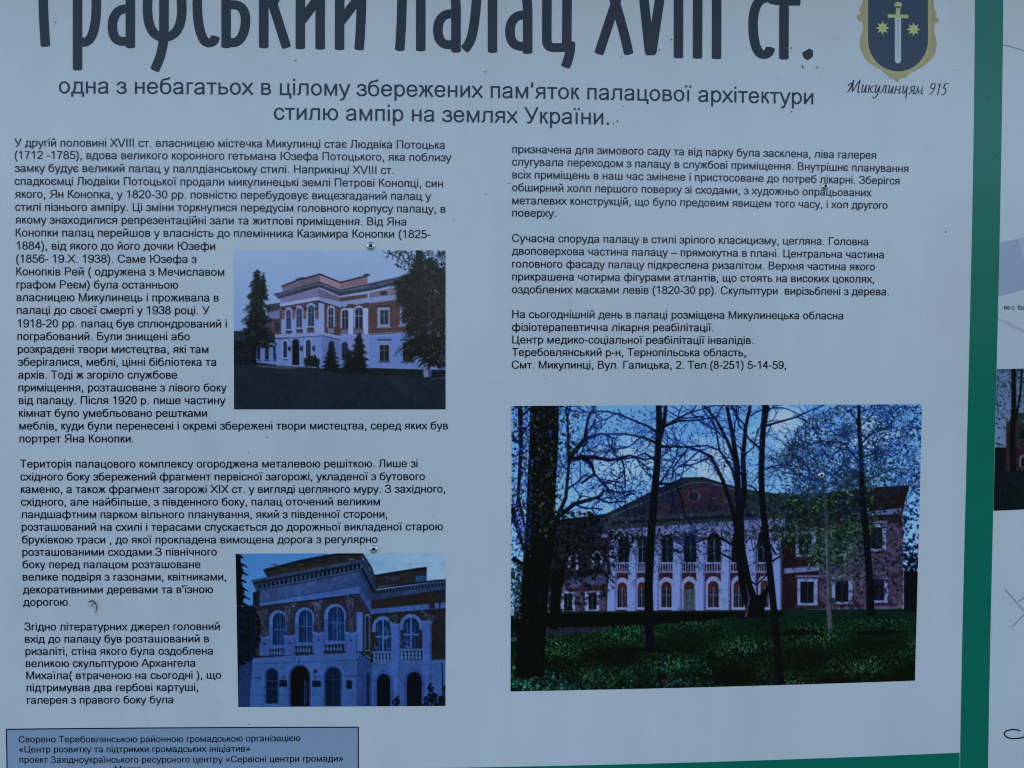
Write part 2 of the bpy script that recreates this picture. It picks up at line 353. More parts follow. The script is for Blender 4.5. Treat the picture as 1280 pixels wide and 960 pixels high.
# ------------------------------------------------------------------ printed photographs: painted as ink values, one vertex per dot
class Paint:
    """canvas over photograph pixels box=(x0,y0,x1,y1); all drawing in a local frame set by .frame(scale, ox, oy)"""
    SS = 3
    def __init__(self, box, seed):
        self.x0, self.y0, self.x1, self.y1 = box
        self.w = int((self.x1-self.x0)*self.SS); self.h = int((self.y1-self.y0)*self.SS)
        self.im = np.zeros((self.h, self.w, 3), np.float32); self.r = np.random.RandomState(seed); self.frame(1, 0, 0)
    def frame(self, s, ox, oy): self.fs, self.ox, self.oy = s, ox, oy
    def T(self, P):
        P = np.atleast_2d(np.asarray(P, float))
        return np.stack([(P[:, 0]/self.fs+self.ox-self.x0)*self.SS, (P[:, 1]/self.fs+self.oy-self.y0)*self.SS], 1)
    def mask(self, Q):
        a = np.floor(Q.min(0)).astype(int); b = np.ceil(Q.max(0)).astype(int)+1
        xa, ya = max(a[0], 0), max(a[1], 0); xb, yb = min(b[0], self.w), min(b[1], self.h)
        if xa >= xb or ya >= yb: return None
        yy = np.arange(ya, yb)+0.5; xx = np.arange(xa, xb)+0.5
        m = np.zeros((yb-ya, xb-xa), bool)
        n = len(Q)
        for i in range(n):
            (ax, ay), (bx, by) = Q[i], Q[(i+1) % n]
            if ay == by: continue
            rows = (ay <= yy) != (by <= yy)
            if not rows.any(): continue
            xi = ax+(yy[rows]-ay)*(bx-ax)/(by-ay)
            m[rows] ^= xx[None, :] > xi[:, None]
        return m, slice(ya, yb), slice(xa, xb)
    def poly(self, P, c, a=1.0, raw=False):
        g = self.mask(P if raw else self.T(P))
        if g is None: return
        m, ys, xs = g; reg = self.im[ys, xs]; c = np.asarray(c, np.float32)
        reg[m] = reg[m]*(1-a)+c*a
    def grad(self, P, c0, c1, ax=1):
        Q = self.T(P); g = self.mask(Q)
        if g is None: return
        m, ys, xs = g
        lo, hi = Q[:, ax].min(), Q[:, ax].max()
        v = np.arange(ys.start, ys.stop) if ax == 1 else np.arange(xs.start, xs.stop)
        t = np.clip((v-lo)/(hi-lo), 0, 1)[:, None]
        col = np.asarray(c0, np.float32)*(1-t)+np.asarray(c1, np.float32)*t
        full = np.broadcast_to(col[:, None, :] if ax == 1 else col[None], m.shape+(3,))
        self.im[ys, xs][m] = full[m]
    def rect(self, x0, y0, x1, y1, c, a=1.0): self.poly([(x0, y0), (x1, y0), (x1, y1), (x0, y1)], c, a)
    def line(self, P, w, c, a=1.0, w1=None):
        P = np.asarray(P, float); n = len(P)
        d = np.gradient(P, axis=0); d /= np.linalg.norm(d, axis=1)[:, None]+1e-9
        ww = np.linspace(w, w if w1 is None else w1, n)[:, None]/2
        nr = np.stack([-d[:, 1], d[:, 0]], 1)*ww
        self.poly(np.vstack([P+nr, (P-nr)[::-1]]), c, a)
    def ell(self, x, y, rx, ry, c, a=1.0, n=14, rot=0):
        t = np.linspace(0, 2*np.pi, n+1)[:-1]; p = np.stack([rx*np.cos(t), ry*np.sin(t)], 1)
        cr, sr = math.cos(rot), math.sin(rot)
        self.poly(np.stack([x+p[:, 0]*cr-p[:, 1]*sr, y+p[:, 0]*sr+p[:, 1]*cr], 1), c, a)
    def arch(self, x0, x1, ytop, ybot, c, sk=0, a=1.0):
        """round-headed opening; sk drops the right side (perspective)"""
        r = (x1-x0)/2; t = np.linspace(np.pi, 0, 13)
        xs = (x0+x1)/2+r*np.cos(t); ys = ytop+r*1.05-r*1.05*np.sin(t)+sk*(xs-x0)/(x1-x0)
        self.poly(list(zip(xs, ys))+[(x1, ybot+sk), (x0, ybot)], c, a)
    def vary(self, c, k):
        return np.clip(np.asarray(c, float)*(1+k*self.r.randn())+self.r.randn(3)*k*8, 0, 255)
    def leaves(self, inside, n, size, cols, k=0.25, a=0.9, flat_=1.0):
        """n small ragged leaves at points of inside() -> (x, y)"""
        for _ in range(n):
            x, y = inside(); s = size*(0.5+self.r.rand()); m = self.r.randint(4, 7)
            t = np.sort(self.r.rand(m)*2*np.pi); rr = s*(0.5+0.7*self.r.rand(m))
            self.poly(np.stack([x+rr*np.cos(t), y+rr*np.sin(t)*flat_], 1), self.vary(cols[self.r.randint(len(cols))], k), a)
    def inpoly(self, P):
        P = np.asarray(P, float); lo, hi = P.min(0), P.max(0)
        def f():
            while True:
                x, y = lo+(hi-lo)*self.r.rand(2); c = False; n = len(P)
                for i in range(n):
                    ax, ay = P[i]; bx, by = P[i-1]
                    if (ay > y) != (by > y) and x < (bx-ax)*(y-ay)/(by-ay)+ax: c = not c
                if c: return x, y
        return f
    def branch(self, x, y, ang, L, w, depth, c, bend=0.25, spread=0.55, wmin=0.5):
        pts = [(x, y)]
        for _ in range(5):
            ang += self.r.randn()*bend; x += L/5*math.cos(ang); y += L/5*math.sin(ang); pts.append((x, y))
        self.line(pts, w, c, 0.95, max(w*0.65, wmin))
        if depth <= 0: return
        for k in range(self.r.randint(2, 4)):
            q = pts[self.r.randint(2, 6)]
            self.branch(q[0], q[1], ang+self.r.choice([-1, 1])*spread*(0.5+self.r.rand()), L*(0.55+0.3*self.r.rand()), max(w*0.6, wmin), depth-1, c, bend, spread, wmin)
    def noise(self, scale, amp):
        """low-frequency mottling"""
        h, w_ = int(self.h/scale)+2, int(self.w/scale)+2
        g = self.r.randn(h, w_)
        yi = np.linspace(0, h-1.001, self.h); xi = np.linspace(0, w_-1.001, self.w)
        y0 = yi.astype(int); x0 = xi.astype(int); fy = (yi-y0)[:, None]; fx = (xi-x0)[None]
        return amp*((g[y0][:, x0]*(1-fx)+g[y0][:, x0+1]*fx)*(1-fy)+(g[y0+1][:, x0]*(1-fx)+g[y0+1][:, x0+1]*fx)*fy)
    def clouds(self, base, c, t0, amp=1.0):
        """blend colour c over the canvas by mottled noise"""
        n = self.noise(60*self.SS, .6)+self.noise(25*self.SS, .35)+self.noise(10*self.SS, .2)
        m = np.clip((n-t0)*amp, 0, 1)[..., None]; self.im[:] = self.im*(1-m)+np.asarray(c, np.float32)*m
    def grain(self, k=1.0):
        """uneven tone of a real photograph: dirt, light and print dots"""
        n = self.noise(4, .055)+self.noise(9, .06)+self.noise(26, .05)+self.noise(90, .05)
        k = k*np.clip((118-self.im.mean(2))/45, .10, 1)          # clear skies stay smooth
        self.im *= (1+k*np.clip(n, -.35, .35))[..., None].astype(np.float32)
    def contrast(self, g): self.im = 255*(np.clip(self.im, 0, 255)/255)**g*(255/100)**(g-1)   # keeps tone 100
    def soften(self, r):
        k = np.array([1, 2, 1], np.float32)/4
        for _ in range(r):
            p = np.pad(self.im, ((1, 1), (0, 0), (0, 0)), 'edge'); self.im = p[:-2]*k[0]+p[1:-1]*k[1]+p[2:]*k[2]
            p = np.pad(self.im, ((0, 0), (1, 1), (0, 0)), 'edge'); self.im = p[:, :-2]*k[0]+p[:, 1:-1]*k[1]+p[:, 2:]*k[2]
    def sample(self, X, Y):
        x = np.clip((X-self.x0)*self.SS-0.5, 0, self.w-1.001); y = np.clip((Y-self.y0)*self.SS-0.5, 0, self.h-1.001)
        xi = x.astype(int); yi = y.astype(int); fx = (x-xi)[..., None]; fy = (y-yi)[..., None]; I = self.im
        xj = np.minimum(xi+1, self.w-1); yj = np.minimum(yi+1, self.h-1)
        return (I[yi, xi]*(1-fx)+I[yi, xj]*fx)*(1-fy)+(I[yj, xi]*(1-fx)+I[yj, xj]*fx)*fy
    def build(self, name, corners, mat, parent, step=0.7, y=-0.00015, curve=0):
        TL, TR, BR, BL = [np.array(c, float) for c in corners]
        nx = int(np.linalg.norm(TR-TL)/step)+1; ny = int(np.linalg.norm(BL-TL)/step)+1
        u, v = np.meshgrid(np.linspace(0, 1, nx), np.linspace(0, 1, ny)); u = u[..., None]; v = v[..., None]
        P = (TL*(1-u)+TR*u)*(1-v)+(BL*(1-u)+BR*u)*v
        P = P+np.array([0, 1.0])*(curve*(4*u*(1-u)))*v
        col = self.sample(P[..., 0], P[..., 1]); col = col+self.r.randn(ny, nx, 1)*1.6
        alb = np.clip((lin(np.clip(col, 0, 255))-GLOSS)/LIGHT, 0.0015, 0.92)
        S = sheet(P.reshape(-1, 2)); V = np.zeros((nx*ny, 3), np.float32); V[:, 0] = S[:, 0]; V[:, 1] = y; V[:, 2] = S[:, 1]
        i = (np.arange(ny-1)[:, None]*nx+np.arange(nx-1)[None]).reshape(-1)
        F = np.stack([i, i+nx, i+nx+1, i+1], 1).astype(np.int32)
        me = bpy.data.meshes.new(name); me.vertices.add(len(V)); me.vertices.foreach_set('co', V.reshape(-1))
        me.loops.add(F.size); me.loops.foreach_set('vertex_index', F.reshape(-1))
        me.polygons.add(len(F)); me.polygons.foreach_set('loop_start', np.arange(0, F.size, 4, dtype=np.int32))
        me.update(calc_edges=True); me.validate()
        at = me.color_attributes.new('ink', 'FLOAT_COLOR', 'POINT')
        rgba = np.ones((nx*ny, 4), np.float32); rgba[:, :3] = alb.reshape(-1, 3); at.data.foreach_set('color', rgba.reshape(-1))
        me.materials.append(mat)
        o = bpy.data.objects.new(name, me); COL.objects.link(o); o.parent = parent
        o.matrix_parent_inverse = parent.matrix_world.inverted(); return o

def spruce(p, x, ytop, ybot, wid, n, cols, seed=0, core=None):
    """layered conifer: drooping fans of twigs, ragged outline"""
    L = [(x, ytop+8)]; R = []
    for k in range(16):
        t = (k+1)/16; h = wid*(0.05+0.80*t)*(0.62 if k % 2 else 0.80)*(0.85+0.3*p.r.rand()); y = ytop+(ybot-ytop)*t
        L.append((x-h, y)); R.append((x+h*(0.85+0.3*p.r.rand()), y))
    p.poly(L+R[::-1], cols[0])
    for k in range(n):
        t = p.r.rand()**0.7; y = ytop+(ybot-ytop)*t; half = wid*(0.08+0.92*t**.8)*(0.74+0.26*math.sin(t*42+p.r.rand()*1.5))
        s = p.r.choice([-1, 1]); q = p.r.rand()**0.75*half
        l = 3+0.10*wid*p.r.rand()+3*p.r.rand(); a = 0.35+0.5*p.r.rand()
        X, Y = x+s*q, y+q*0.18
        p.line([(X-s*l*.4, Y-l*.1), (X+s*l*.3, Y+l*.15), (X+s*l, Y+l*a)], 3+3*p.r.rand(), p.vary(cols[p.r.randint(len(cols))], .22), 0.95, 1.0)

WH = (120, 138, 174); WH2 = (88, 104, 146)
def photo_front():
    p = Paint((288, 309, 562, 516), 11); p.frame(4.404, 280, 300)
    p.grad([(0, 0), (1300, 0), (1300, 500), (0, 500)], (122, 147, 176), (106, 132, 170)); p.rect(0, 500, 1300, 960, (26, 37, 53))
    # wing on the left, dark trees behind it
    p.poly([(30, 560), (330, 540), (330, 680), (30, 690)], (22, 28, 42))
    p.poly([(240, 360), (310, 345), (330, 520), (240, 520)], (62, 52, 66)); p.poly([(240, 355), (310, 345), (310, 375), (240, 392)], (40, 46, 60))
    p.poly([(245, 398), (325, 385), (325, 430), (245, 437)], (84, 98, 132)); p.rect(280, 455, 304, 505, (30, 38, 56))
    p.poly([(170, 575), (310, 560), (310, 690), (170, 672)], (82, 104, 152))
    for x in (180, 226, 272): p.rect(x, 585, x+20, 658, (26, 32, 48)); p.rect(x-4, 660, x+26, 668, (48, 58, 84))
    # projecting centre, lower storey
    p.poly([(280, 545), (545, 515), (640, 530), (640, 700), (540, 706), (290, 690)], (88, 111, 160))
    p.poly([(540, 515), (640, 533), (640, 706), (540, 706)], (76, 98, 146))
    for y in (560, 590, 620, 650, 675): p.line([(290, y+4), (540, y-8 if y < 600 else y), (640, y+2)], 2, (74, 90, 130), .6)
    # upper storey: brick wall
    p.poly([(305, 350), (520, 330), (550, 345), (550, 520), (310, 520)], (68, 58, 76))
    p.poly([(520, 335), (640, 375), (640, 530), (520, 515)], (66, 55, 62))
    p.poly([(640, 345), (1220, 300), (1220, 530), (640, 530)], (68, 55, 60))
    p.poly([(560, 370), (635, 390), (635, 520), (555, 505)], (64, 54, 62))
    # attic and cornices
    p.poly([(320, 258), (528, 188), (640, 236), (640, 268), (528, 240), (325, 288)], (92, 86, 106)); p.poly([(528, 188), (640, 236), (640, 268), (528, 238)], (124, 106, 124))
    p.poly([(640, 236), (790, 196), (790, 240), (640, 268)], (104, 86, 102))
    p.line([(318, 256), (400, 224), (528, 188), (640, 234), (798, 194)], 9, (30, 34, 48)); p.rect(770, 186, 800, 200, (34, 38, 52)); p.line([(395, 220), (440, 208)], 10, (40, 44, 58))
    p.poly([(275, 300), (528, 232), (640, 275), (640, 310), (528, 262), (300, 325)], (60, 66, 90))
    p.poly([(640, 275), (800, 244), (1220, 150), (1220, 190), (800, 280), (640, 308)], (56, 64, 88))
    for k in range(24):
        t = k/23; x = 300+228*t; y = 312-66*t; p.rect(x, y-3, x+5, y+9, (24, 30, 44))
    for k in range(12):
        t = k/11; x = 534+106*t; y = 252+42*t; p.rect(x, y-3, x+5, y+10, (26, 32, 46))
    for k in range(46):
        t = k/45; x = 645+560*t; y = 290-20*min(t/.28, 1)-102*max(0, (t-.28)/.72); p.rect(x, y-4, x+6, y+9, (22, 28, 42))
    p.line([(275, 300), (528, 232), (640, 275), (800, 242), (1000, 198), (1220, 150)], 6, (34, 40, 58)); p.line([(300, 292), (528, 240), (640, 282), (800, 252)], 3, (108, 122, 154), .7)
    # frieze
    p.poly([(308, 322), (520, 268), (520, 312), (315, 352)], (96, 98, 136)); p.poly([(308, 350), (520, 312), (520, 336), (310, 374)], WH)
    p.poly([(520, 266), (640, 316), (640, 340), (520, 312)], (88, 82, 112)); p.poly([(520, 312), (640, 342), (640, 372), (520, 336)], (104, 120, 160))
    p.poly([(640, 316), (790, 296), (790, 318), (640, 340)], (68, 56, 64)); p.poly([(640, 340), (955, 298), (955, 328), (640, 370)], (104, 120, 158))
    p.poly([(800, 290), (1220, 200), (1220, 260), (800, 320)], (76, 62, 72), .6); p.rect(860, 282, 898, 304, (38, 32, 44)); p.rect(1000, 285, 1060, 340, (60, 54, 74))
    # arched windows of the centre
    for x, wd, yt, yb in ((344, 24, 384, 490), (400, 28, 374, 482), (464, 32, 360, 474)):
        p.arch(x-12, x+wd+10, yt-14, yb+16, (106, 122, 160)); p.arch(x, x+wd, yt, yb, (34, 50, 72)); p.line([(x+wd/2, yt+4), (x+wd/2, yb)], 2.5, (96, 114, 150), .8)
        p.rect(x, yt+40, x+wd, yt+43, (90, 108, 146), .7); p.rect(x-8, yb+8, x+wd+6, yb+18, (36, 44, 64)); p.rect(x-6, yb+2, x+wd+6, yb+8, (116, 132, 166))
    for x in (322, 380, 440, 502): p.poly([(x, 384), (x+16, 380), (x+12, 430), (x+2, 436)], (88, 66, 80)); p.rect(x-6, 436, x+18, 515, (104, 122, 164)); p.ell(x+8, 378, 12, 9, (46, 40, 52))
    p.poly([(520, 345), (552, 352), (552, 512), (520, 512)], (108, 126, 168))
    p.line([(300, 372), (520, 334), (640, 374), (790, 348), (800, 348)], 5, (36, 36, 50))
    for x, wd, yt, yb in ((576, 26, 372, 478), (650, 34, 384, 486), (722, 42, 372, 482)):
        p.arch(x-8, x+wd+8, yt-12, yb, (112, 128, 164)); p.arch(x, x+wd, yt, yb, (28, 32, 50)); p.line([(x+wd/2, yt), (x+wd/2, yb)], 3, (110, 126, 160)); p.rect(x, yt+44, x+wd, yt+48, (104, 120, 156))
        p.rect(x-6, yb+6, x+wd+6, yb+38, (50, 44, 58))
        for k in range(7): p.rect(x-4+k*(wd+8)/7, yb+8, x-1+k*(wd+8)/7, yb+34, (108, 124, 160))
    for x in (684, 766): p.rect(x, 372, x+28, 530, (122, 140, 176)); p.rect(x-6, 352, x+34, 374, (60, 52, 62))
    # plain wing windows upstairs
    for x, wd, yt in ((846, 66, 372), (968, 60, 366), (1090, 60, 356)):
        p.rect(x, yt, x+wd, yt+104, (104, 122, 160)); p.rect(x+14, yt+14, x+wd-8, yt+92, (30, 38, 54)); p.line([(x+wd/2+3, yt+14), (x+wd/2+3, yt+92)], 4, (86, 102, 138)); p.rect(x+14, yt+40, x+wd-8, yt+44, (80, 96, 130))
        p.rect(x-10, yt-12, x+wd+8, yt-4, (40, 36, 48)); p.rect(x-8, yt+104, x+wd+8, yt+112, (92, 108, 144))
    # string course and ground floor
    p.poly([(280, 520), (545, 508), (640, 528), (640, 545), (545, 524), (280, 540)], (104, 120, 160)); p.line([(280, 545), (545, 528), (640, 548)], 4, (46, 54, 78))
    p.poly([(640, 526), (1220, 490), (1220, 715), (640, 710)], (85, 110, 161)); p.poly([(640, 520), (800, 516), (1220, 488), (1220, 512), (640, 540)], (98, 118, 162)); p.line([(800, 522), (1220, 492)], 4, (56, 44, 56))
    for y in (570, 600, 640, 690): p.line([(800, y), (1220, y-4)], 2, (76, 92, 132), .5)
    for x, wd, yt in ((326, 22, 556), (450, 28, 548)): p.arch(x-6, x+wd+6, yt-8, 656, (116, 132, 168)); p.arch(x, x+wd, yt, 648, (32, 42, 62)); p.rect(x-4, 655, x+wd+4, 662, (50, 60, 84))
    p.arch(376, 414, 544, 688, (10, 14, 24))
    for x in (352, 418, 486): p.rect(x, 586, x+16, 610, (24, 36, 58))
    p.arch(576, 608, 556, 640, (26, 30, 46)); p.arch(648, 682, 560, 660, (30, 38, 56)); p.rect(684, 530, 710, 700, (96, 114, 156)); p.rect(766, 530, 800, 700, (98, 116, 158))
    for x, wd in ((858, 50), (985, 56), (1100, 50)):
        p.rect(x-6, 570, x+wd+6, 672, (100, 118, 158)); p.rect(x, 578, x+wd, 666, (24, 30, 32)); p.rect(x-14, 544, x+wd+14, 554, (44, 50, 70)); p.line([(x+wd/2, 578), (x+wd/2, 666)], 4, (66, 76, 96)); p.rect(x, 606, x+wd, 610, (60, 70, 92)); p.rect(x-10, 668, x+wd+10, 676, (50, 58, 82))
    p.rect(640, 690, 1220, 712, (90, 113, 161))
    # ground
    p.poly([(50, 684), (190, 688), (440, 708), (700, 722), (1220, 770), (1220, 960), (50, 960)], (25, 36, 48))
    p.poly([(180, 690), (300, 692), (440, 702), (330, 712), (190, 698)], (54, 62, 78)); p.poly([(440, 706), (800, 704), (1220, 716), (1220, 770), (700, 735)], (18, 28, 34)); p.line([(1140, 766), (1222, 758)], 7, (52, 60, 72))
    for _ in range(260):
        x, y = 50+1180*p.r.rand(), 720+230*p.r.rand(); p.line([(x, y), (x+30+60*p.r.rand(), y+2)], 3, p.vary((28, 39, 56), .12), .35)
    # trees
    D = [(10, 18, 26), (14, 24, 30), (20, 32, 34), (7, 13, 20), (34, 48, 46)]
    spruce(p, 182, 165, 590, 120, 1500, D); p.line([(172, 560), (168, 680)], 16, (12, 16, 24)); p.leaves(p.inpoly([(30, 560), (170, 545), (170, 690), (30, 690)]), 150, 9, [(8, 14, 22), (14, 22, 30)])
    spruce(p, 216, 178, 330, 40, 170, D)
    spruce(p, 742, 505, 730, 76, 620, [(6, 13, 20), (9, 19, 27), (14, 28, 36)]); spruce(p, 590, 570, 720, 66, 420, D[:4]); spruce(p, 690, 600, 728, 60, 320, D[:3])
    p.leaves(p.inpoly([(440, 655), (490, 632), (530, 660), (520, 696), (450, 694)]), 130, 9, D[:4])
    # big spruce on the right
    p.line([(1074, 50), (1082, 200), (1100, 400), (1112, 660)], 40, (22, 20, 26)); p.line([(1118, 645), (1120, 755)], 42, (94, 108, 140)); p.line([(1130, 650), (1132, 755)], 14, (58, 68, 94))
    big = p.inpoly([(1050, 120), (1150, 110), (1220, 190), (1222, 700), (1130, 690), (1100, 640), (1000, 620), (985, 580), (1060, 520), (1010, 500), (1050, 400), (960, 330), (940, 240), (1020, 200)])
    p.leaves(big, 1500, 10, [(8, 13, 17), (11, 16, 21)], .2, .95, 1.3); p.leaves(big, 2600, 5.5, [(8, 14, 18), (14, 20, 24), (18, 24, 26), (28, 32, 36), (44, 46, 50)], .25, .9, 1.3)
    for _ in range(420):
        x, y = big(); s = p.r.choice([-1, 1]); L = 20+40*p.r.rand(); p.line([(x, y), (x+s*L*.6, y+L*.3), (x+s*L, y+L*.9)], 4, p.vary((12, 18, 22), .3), .9, 1.2)
    for _ in range(260):                                # drooping tips along the ragged left side
        y = 190+500*p.r.rand(); x = np.interp(y, [190, 330, 500, 590, 690], [985, 1000, 1030, 1000, 1120])+70*p.r.rand(); l = 26+40*p.r.rand()
        p.line([(x+20, y-8), (x-l*.5, y+l*.15), (x-l, y+l*.8)], 7, p.vary((11, 17, 21), .3), .95, 1.2)
    p.leaves(big, 620, 4.5, [(34, 40, 44), (48, 52, 58), (64, 70, 82), (30, 36, 34)], .2, .85, 1.3)
    for _ in range(70):
        x = 905+320*p.r.rand(); y = 56+110*p.r.rand()*min(1, (x-880)/200); p.branch(x, y, p.r.rand()*6.3, 34, 5, 1, (22, 28, 38))
    p.leaves(p.inpoly([(985, 60), (1220, 58), (1220, 190), (1120, 160), (1010, 190), (935, 120)]), 150, 8, [(20, 28, 38), (14, 20, 28)])
    p.contrast(1.14); p.grain(); p.soften(2); return p

def photo_portico():
    p = Paint((290, 688, 562, 890), 12); p.frame(4.488, 285, 680)
    p.grad([(0, 0), (1300, 0), (1300, 960), (0, 960)], (106, 134, 182), (114, 140, 184))
    p.grad([(560, 0), (1300, 0), (1300, 400), (560, 400)], (178, 170, 188), (208, 182, 194), 0); p.leaves(lambda: (700+530*p.r.rand(), 50+170*p.r.rand()), 150, 30, [(212, 186, 196), (190, 174, 190), (156, 160, 188)], .02, .3, .6)
    BR = (54, 37, 38); LB = (84, 96, 144); LB2 = (80, 94, 140); DK = (16, 18, 30)
    p.poly([(40, 350), (180, 350), (150, 920), (40, 920)], (24, 30, 52)); p.poly([(60, 690), (140, 600), (125, 920), (58, 920)], (46, 56, 96))
    # right wing
    p.poly([(800, 270), (1225, 230), (1225, 920), (800, 920)], BR); p.poly([(800, 670), (1225, 655), (1225, 920), (800, 920)], LB2)
    p.poly([(825, 178), (1115, 138), (1115, 210), (835, 240)], (58, 42, 46)); p.line([(820, 180), (1055, 142), (1115, 134)], 14, (28, 28, 42)); p.rect(1052, 178, 1110, 212, (58, 72, 108)); p.rect(1056, 134, 1116, 150, (26, 26, 38))
    p.leaves(lambda: (880+70*p.r.rand(), 182+24*p.r.rand()), 14, 14, [(58, 60, 72)], .1, .8)
    p.poly([(800, 262), (1140, 215), (1225, 200), (1225, 252), (800, 318)], (62, 68, 98)); p.line([(835, 248), (1160, 206), (1225, 202)], 10, (30, 32, 48))
    for k in range(22):
        x = 835+18*k; p.rect(x, 262-k*2.2, x+9, 280-k*2.2, (20, 22, 34))
    p.poly([(800, 330), (1225, 280), (1225, 330), (800, 372)], (56, 39, 40)); p.poly([(800, 366), (1225, 326), (1225, 362), (800, 396)], (88, 94, 146)); p.rect(1128, 330, 1160, 362, (56, 39, 40))
    p.line([(800, 396), (1225, 362)], 5, (34, 26, 34))
    for x0, x1, yt, yb in ((828, 912, 424, 600), (982, 1072, 412, 584)):
        p.rect(x0-20, yt+60, x1+20, yb+10, (62, 38, 42)); p.arch(x0-18, x1+18, yt-20, yt+70, (100, 108, 158)); p.arch(x0, x1, yt, yb, (30, 42, 74))
        p.leaves(lambda: (x0+6+(x1-x0-12)*p.r.rand(), yt+40+(yb-yt-50)*p.r.rand()), 30, 12, [(44, 58, 98), (22, 28, 46), (54, 70, 112)], .2, .7, 1.6)
        m = (x0+x1)/2; p.line([(m, yt), (m, yb)], 7, (104, 118, 166)); p.rect(x0, yt+92, x1, yt+100, (98, 112, 160)); p.line([(m-22, yt+30), (m-22, yb)], 3, (80, 94, 140)); p.line([(m+22, yt+30), (m+22, yb)], 3, (80, 94, 140))
        p.rect(x0-22, yb+2, x1+22, yb+14, (92, 98, 146)); p.rect(x0-20, yb+14, x1+22, yb+70, (38, 28, 36)); p.rect(x0-22, yb+66, x1+22, yb+78, (80, 86, 130))
        for k in range(6):
            X = x0-12+k*(x1-x0+30)/6; p.ell(X+6, yb+30, 7, 12, (104, 110, 152)); p.ell(X+6, yb+52, 8, 12, (104, 110, 152)); p.rect(X+3, yb+14, X+9, yb+66, (104, 110, 152))
    for x, y0 in ((916, 452), (1090, 436)): p.rect(x, y0, x+52, 920, (92, 98, 152)); p.rect(x+40, y0, x+52, 920, (78, 84, 134)); p.leaves(lambda: (x-16+80*p.r.rand(), y0-60+56*p.r.rand()), 46, 10, [(58, 50, 58), (40, 32, 40), (82, 76, 92)], .2); p.rect(x-6, y0-6, x+58, y0+8, (98, 104, 150))
    p.line([(1186, 270), (1192, 500), (1210, 900)], 9, (26, 44, 60))
    p.rect(970, 655, 1095, 668, (88, 94, 140)); p.rect(815, 660, 920, 672, (88, 94, 140)); p.rect(1148, 650, 1225, 664, (92, 98, 146))
    for x0, x1, yt in ((836, 910, 728), (1004, 1086, 718)): p.arch(x0-18, x1+18, yt-20, 920, (70, 78, 128)); p.arch(x0, x1, yt, 920, (14, 14, 30)); p.leaves(lambda: (x0+8+(x1-x0-16)*p.r.rand(), yt+30+120*p.r.rand()), 12, 8, [(26, 24, 42)], .2, .7)
    # projecting centre
    p.poly([(150, 290), (735, 150), (800, 262), (800, 640), (735, 600), (160, 640)], (66, 46, 54))
    p.poly([(140, 640), (735, 602), (808, 668), (808, 915), (120, 915)], LB2); p.poly([(725, 606), (808, 668), (808, 915), (722, 915)], (62, 70, 118)); p.poly([(140, 640), (735, 606), (735, 640), (135, 668)], (88, 94, 144))
    p.line([(135, 634), (735, 602), (808, 660)], 9, (24, 26, 40)); p.line([(138, 672), (722, 650), (808, 688)], 3, (56, 62, 104))
    for y in (752, 800, 850): p.line([(130, y), (722, y-6), (808, y)], 3, (62, 70, 116), .7)
    p.line([(130, 752), (722, 742), (808, 752)], 9, (56, 62, 104), .7)
    # attic
    p.poly([(200, 148), (620, 54), (748, 54), (760, 110), (720, 130), (230, 205)], (58, 42, 44)); p.line([(200, 150), (400, 98), (540, 70), (640, 56), (752, 56)], 16, (26, 28, 40)); p.line([(748, 52), (800, 130), (838, 250)], 15, (44, 46, 64))
    p.poly([(330, 118), (520, 84), (640, 64), (640, 84), (330, 140)], (38, 36, 46), .7); p.ell(695, 84, 20, 7, (60, 84, 88))
    for _ in range(60): p.ell(240+480*p.r.rand(), 150-0.16*(240)+p.r.rand()*40, 14, 4, p.vary((78, 48, 44), .2), .4)
    # cornice with brackets
    p.poly([(135, 208), (740, 92), (775, 92), (836, 252), (800, 300), (735, 162), (160, 268)], (56, 58, 82)); p.line([(132, 206), (740, 92), (772, 92)], 9, (66, 72, 98)); p.line([(140, 222), (740, 112)], 8, (22, 24, 36))
    for k in range(24):
        t = k/23; x = 175+555*t; y = 236-112*t; p.poly([(x, y-8), (x+15, y-11), (x+13, y+14), (x+2, y+16)], (16, 18, 30)); p.poly([(x+14, y-10), (x+21, y-11), (x+19, y+10), (x+13, y+12)], (82, 86, 118))
    for k in range(10):
        t = k/9; x = 752+66*t; y = 130+130*t; p.poly([(x, y), (x+9, y+12), (x+4, y+24), (x-5, y+12)], (18, 20, 32))
    p.line([(158, 256), (735, 146)], 5, (92, 96, 132), .8)
    # frieze
    p.poly([(160, 270), (735, 158), (738, 238), (172, 335)], (78, 80, 120)); p.poly([(172, 330), (738, 232), (738, 280), (180, 352)], (94, 100, 152)); p.line([(172, 330), (738, 234)], 5, (58, 60, 96)); p.line([(178, 352), (738, 282)], 7, (22, 22, 34))
    p.poly([(735, 160), (802, 290), (802, 330), (738, 240)], (64, 66, 106)); p.poly([(738, 236), (802, 330), (802, 386), (738, 282)], (78, 84, 134))
    # upper windows, atlantes between
    p.poly([(180, 360), (738, 290), (738, 605), (170, 630)], (62, 46, 58))
    for x0, x1, yt, yb in ((258, 322, 388, 566), (404, 474, 372, 550), (568, 652, 352, 542)):
        p.arch(x0-28, x1+8, yt-16, yb+60, (84, 92, 146)); p.arch(x0-26, x1+10, yt-16, yt+70, (104, 112, 164)); p.arch(x0-6, x1, yt-2, yb, (24, 32, 58)); p.arch(x0, x1, yt, yb, (30, 46, 82))
        for _ in range(26):
            X = x0+4+(x1-x0-8)*p.r.rand(); Y = yt+40+(yb-yt-70)*p.r.rand(); p.line([(X, Y), (X+4, Y+30)], 8, p.vary((42, 62, 100), .25), .5)
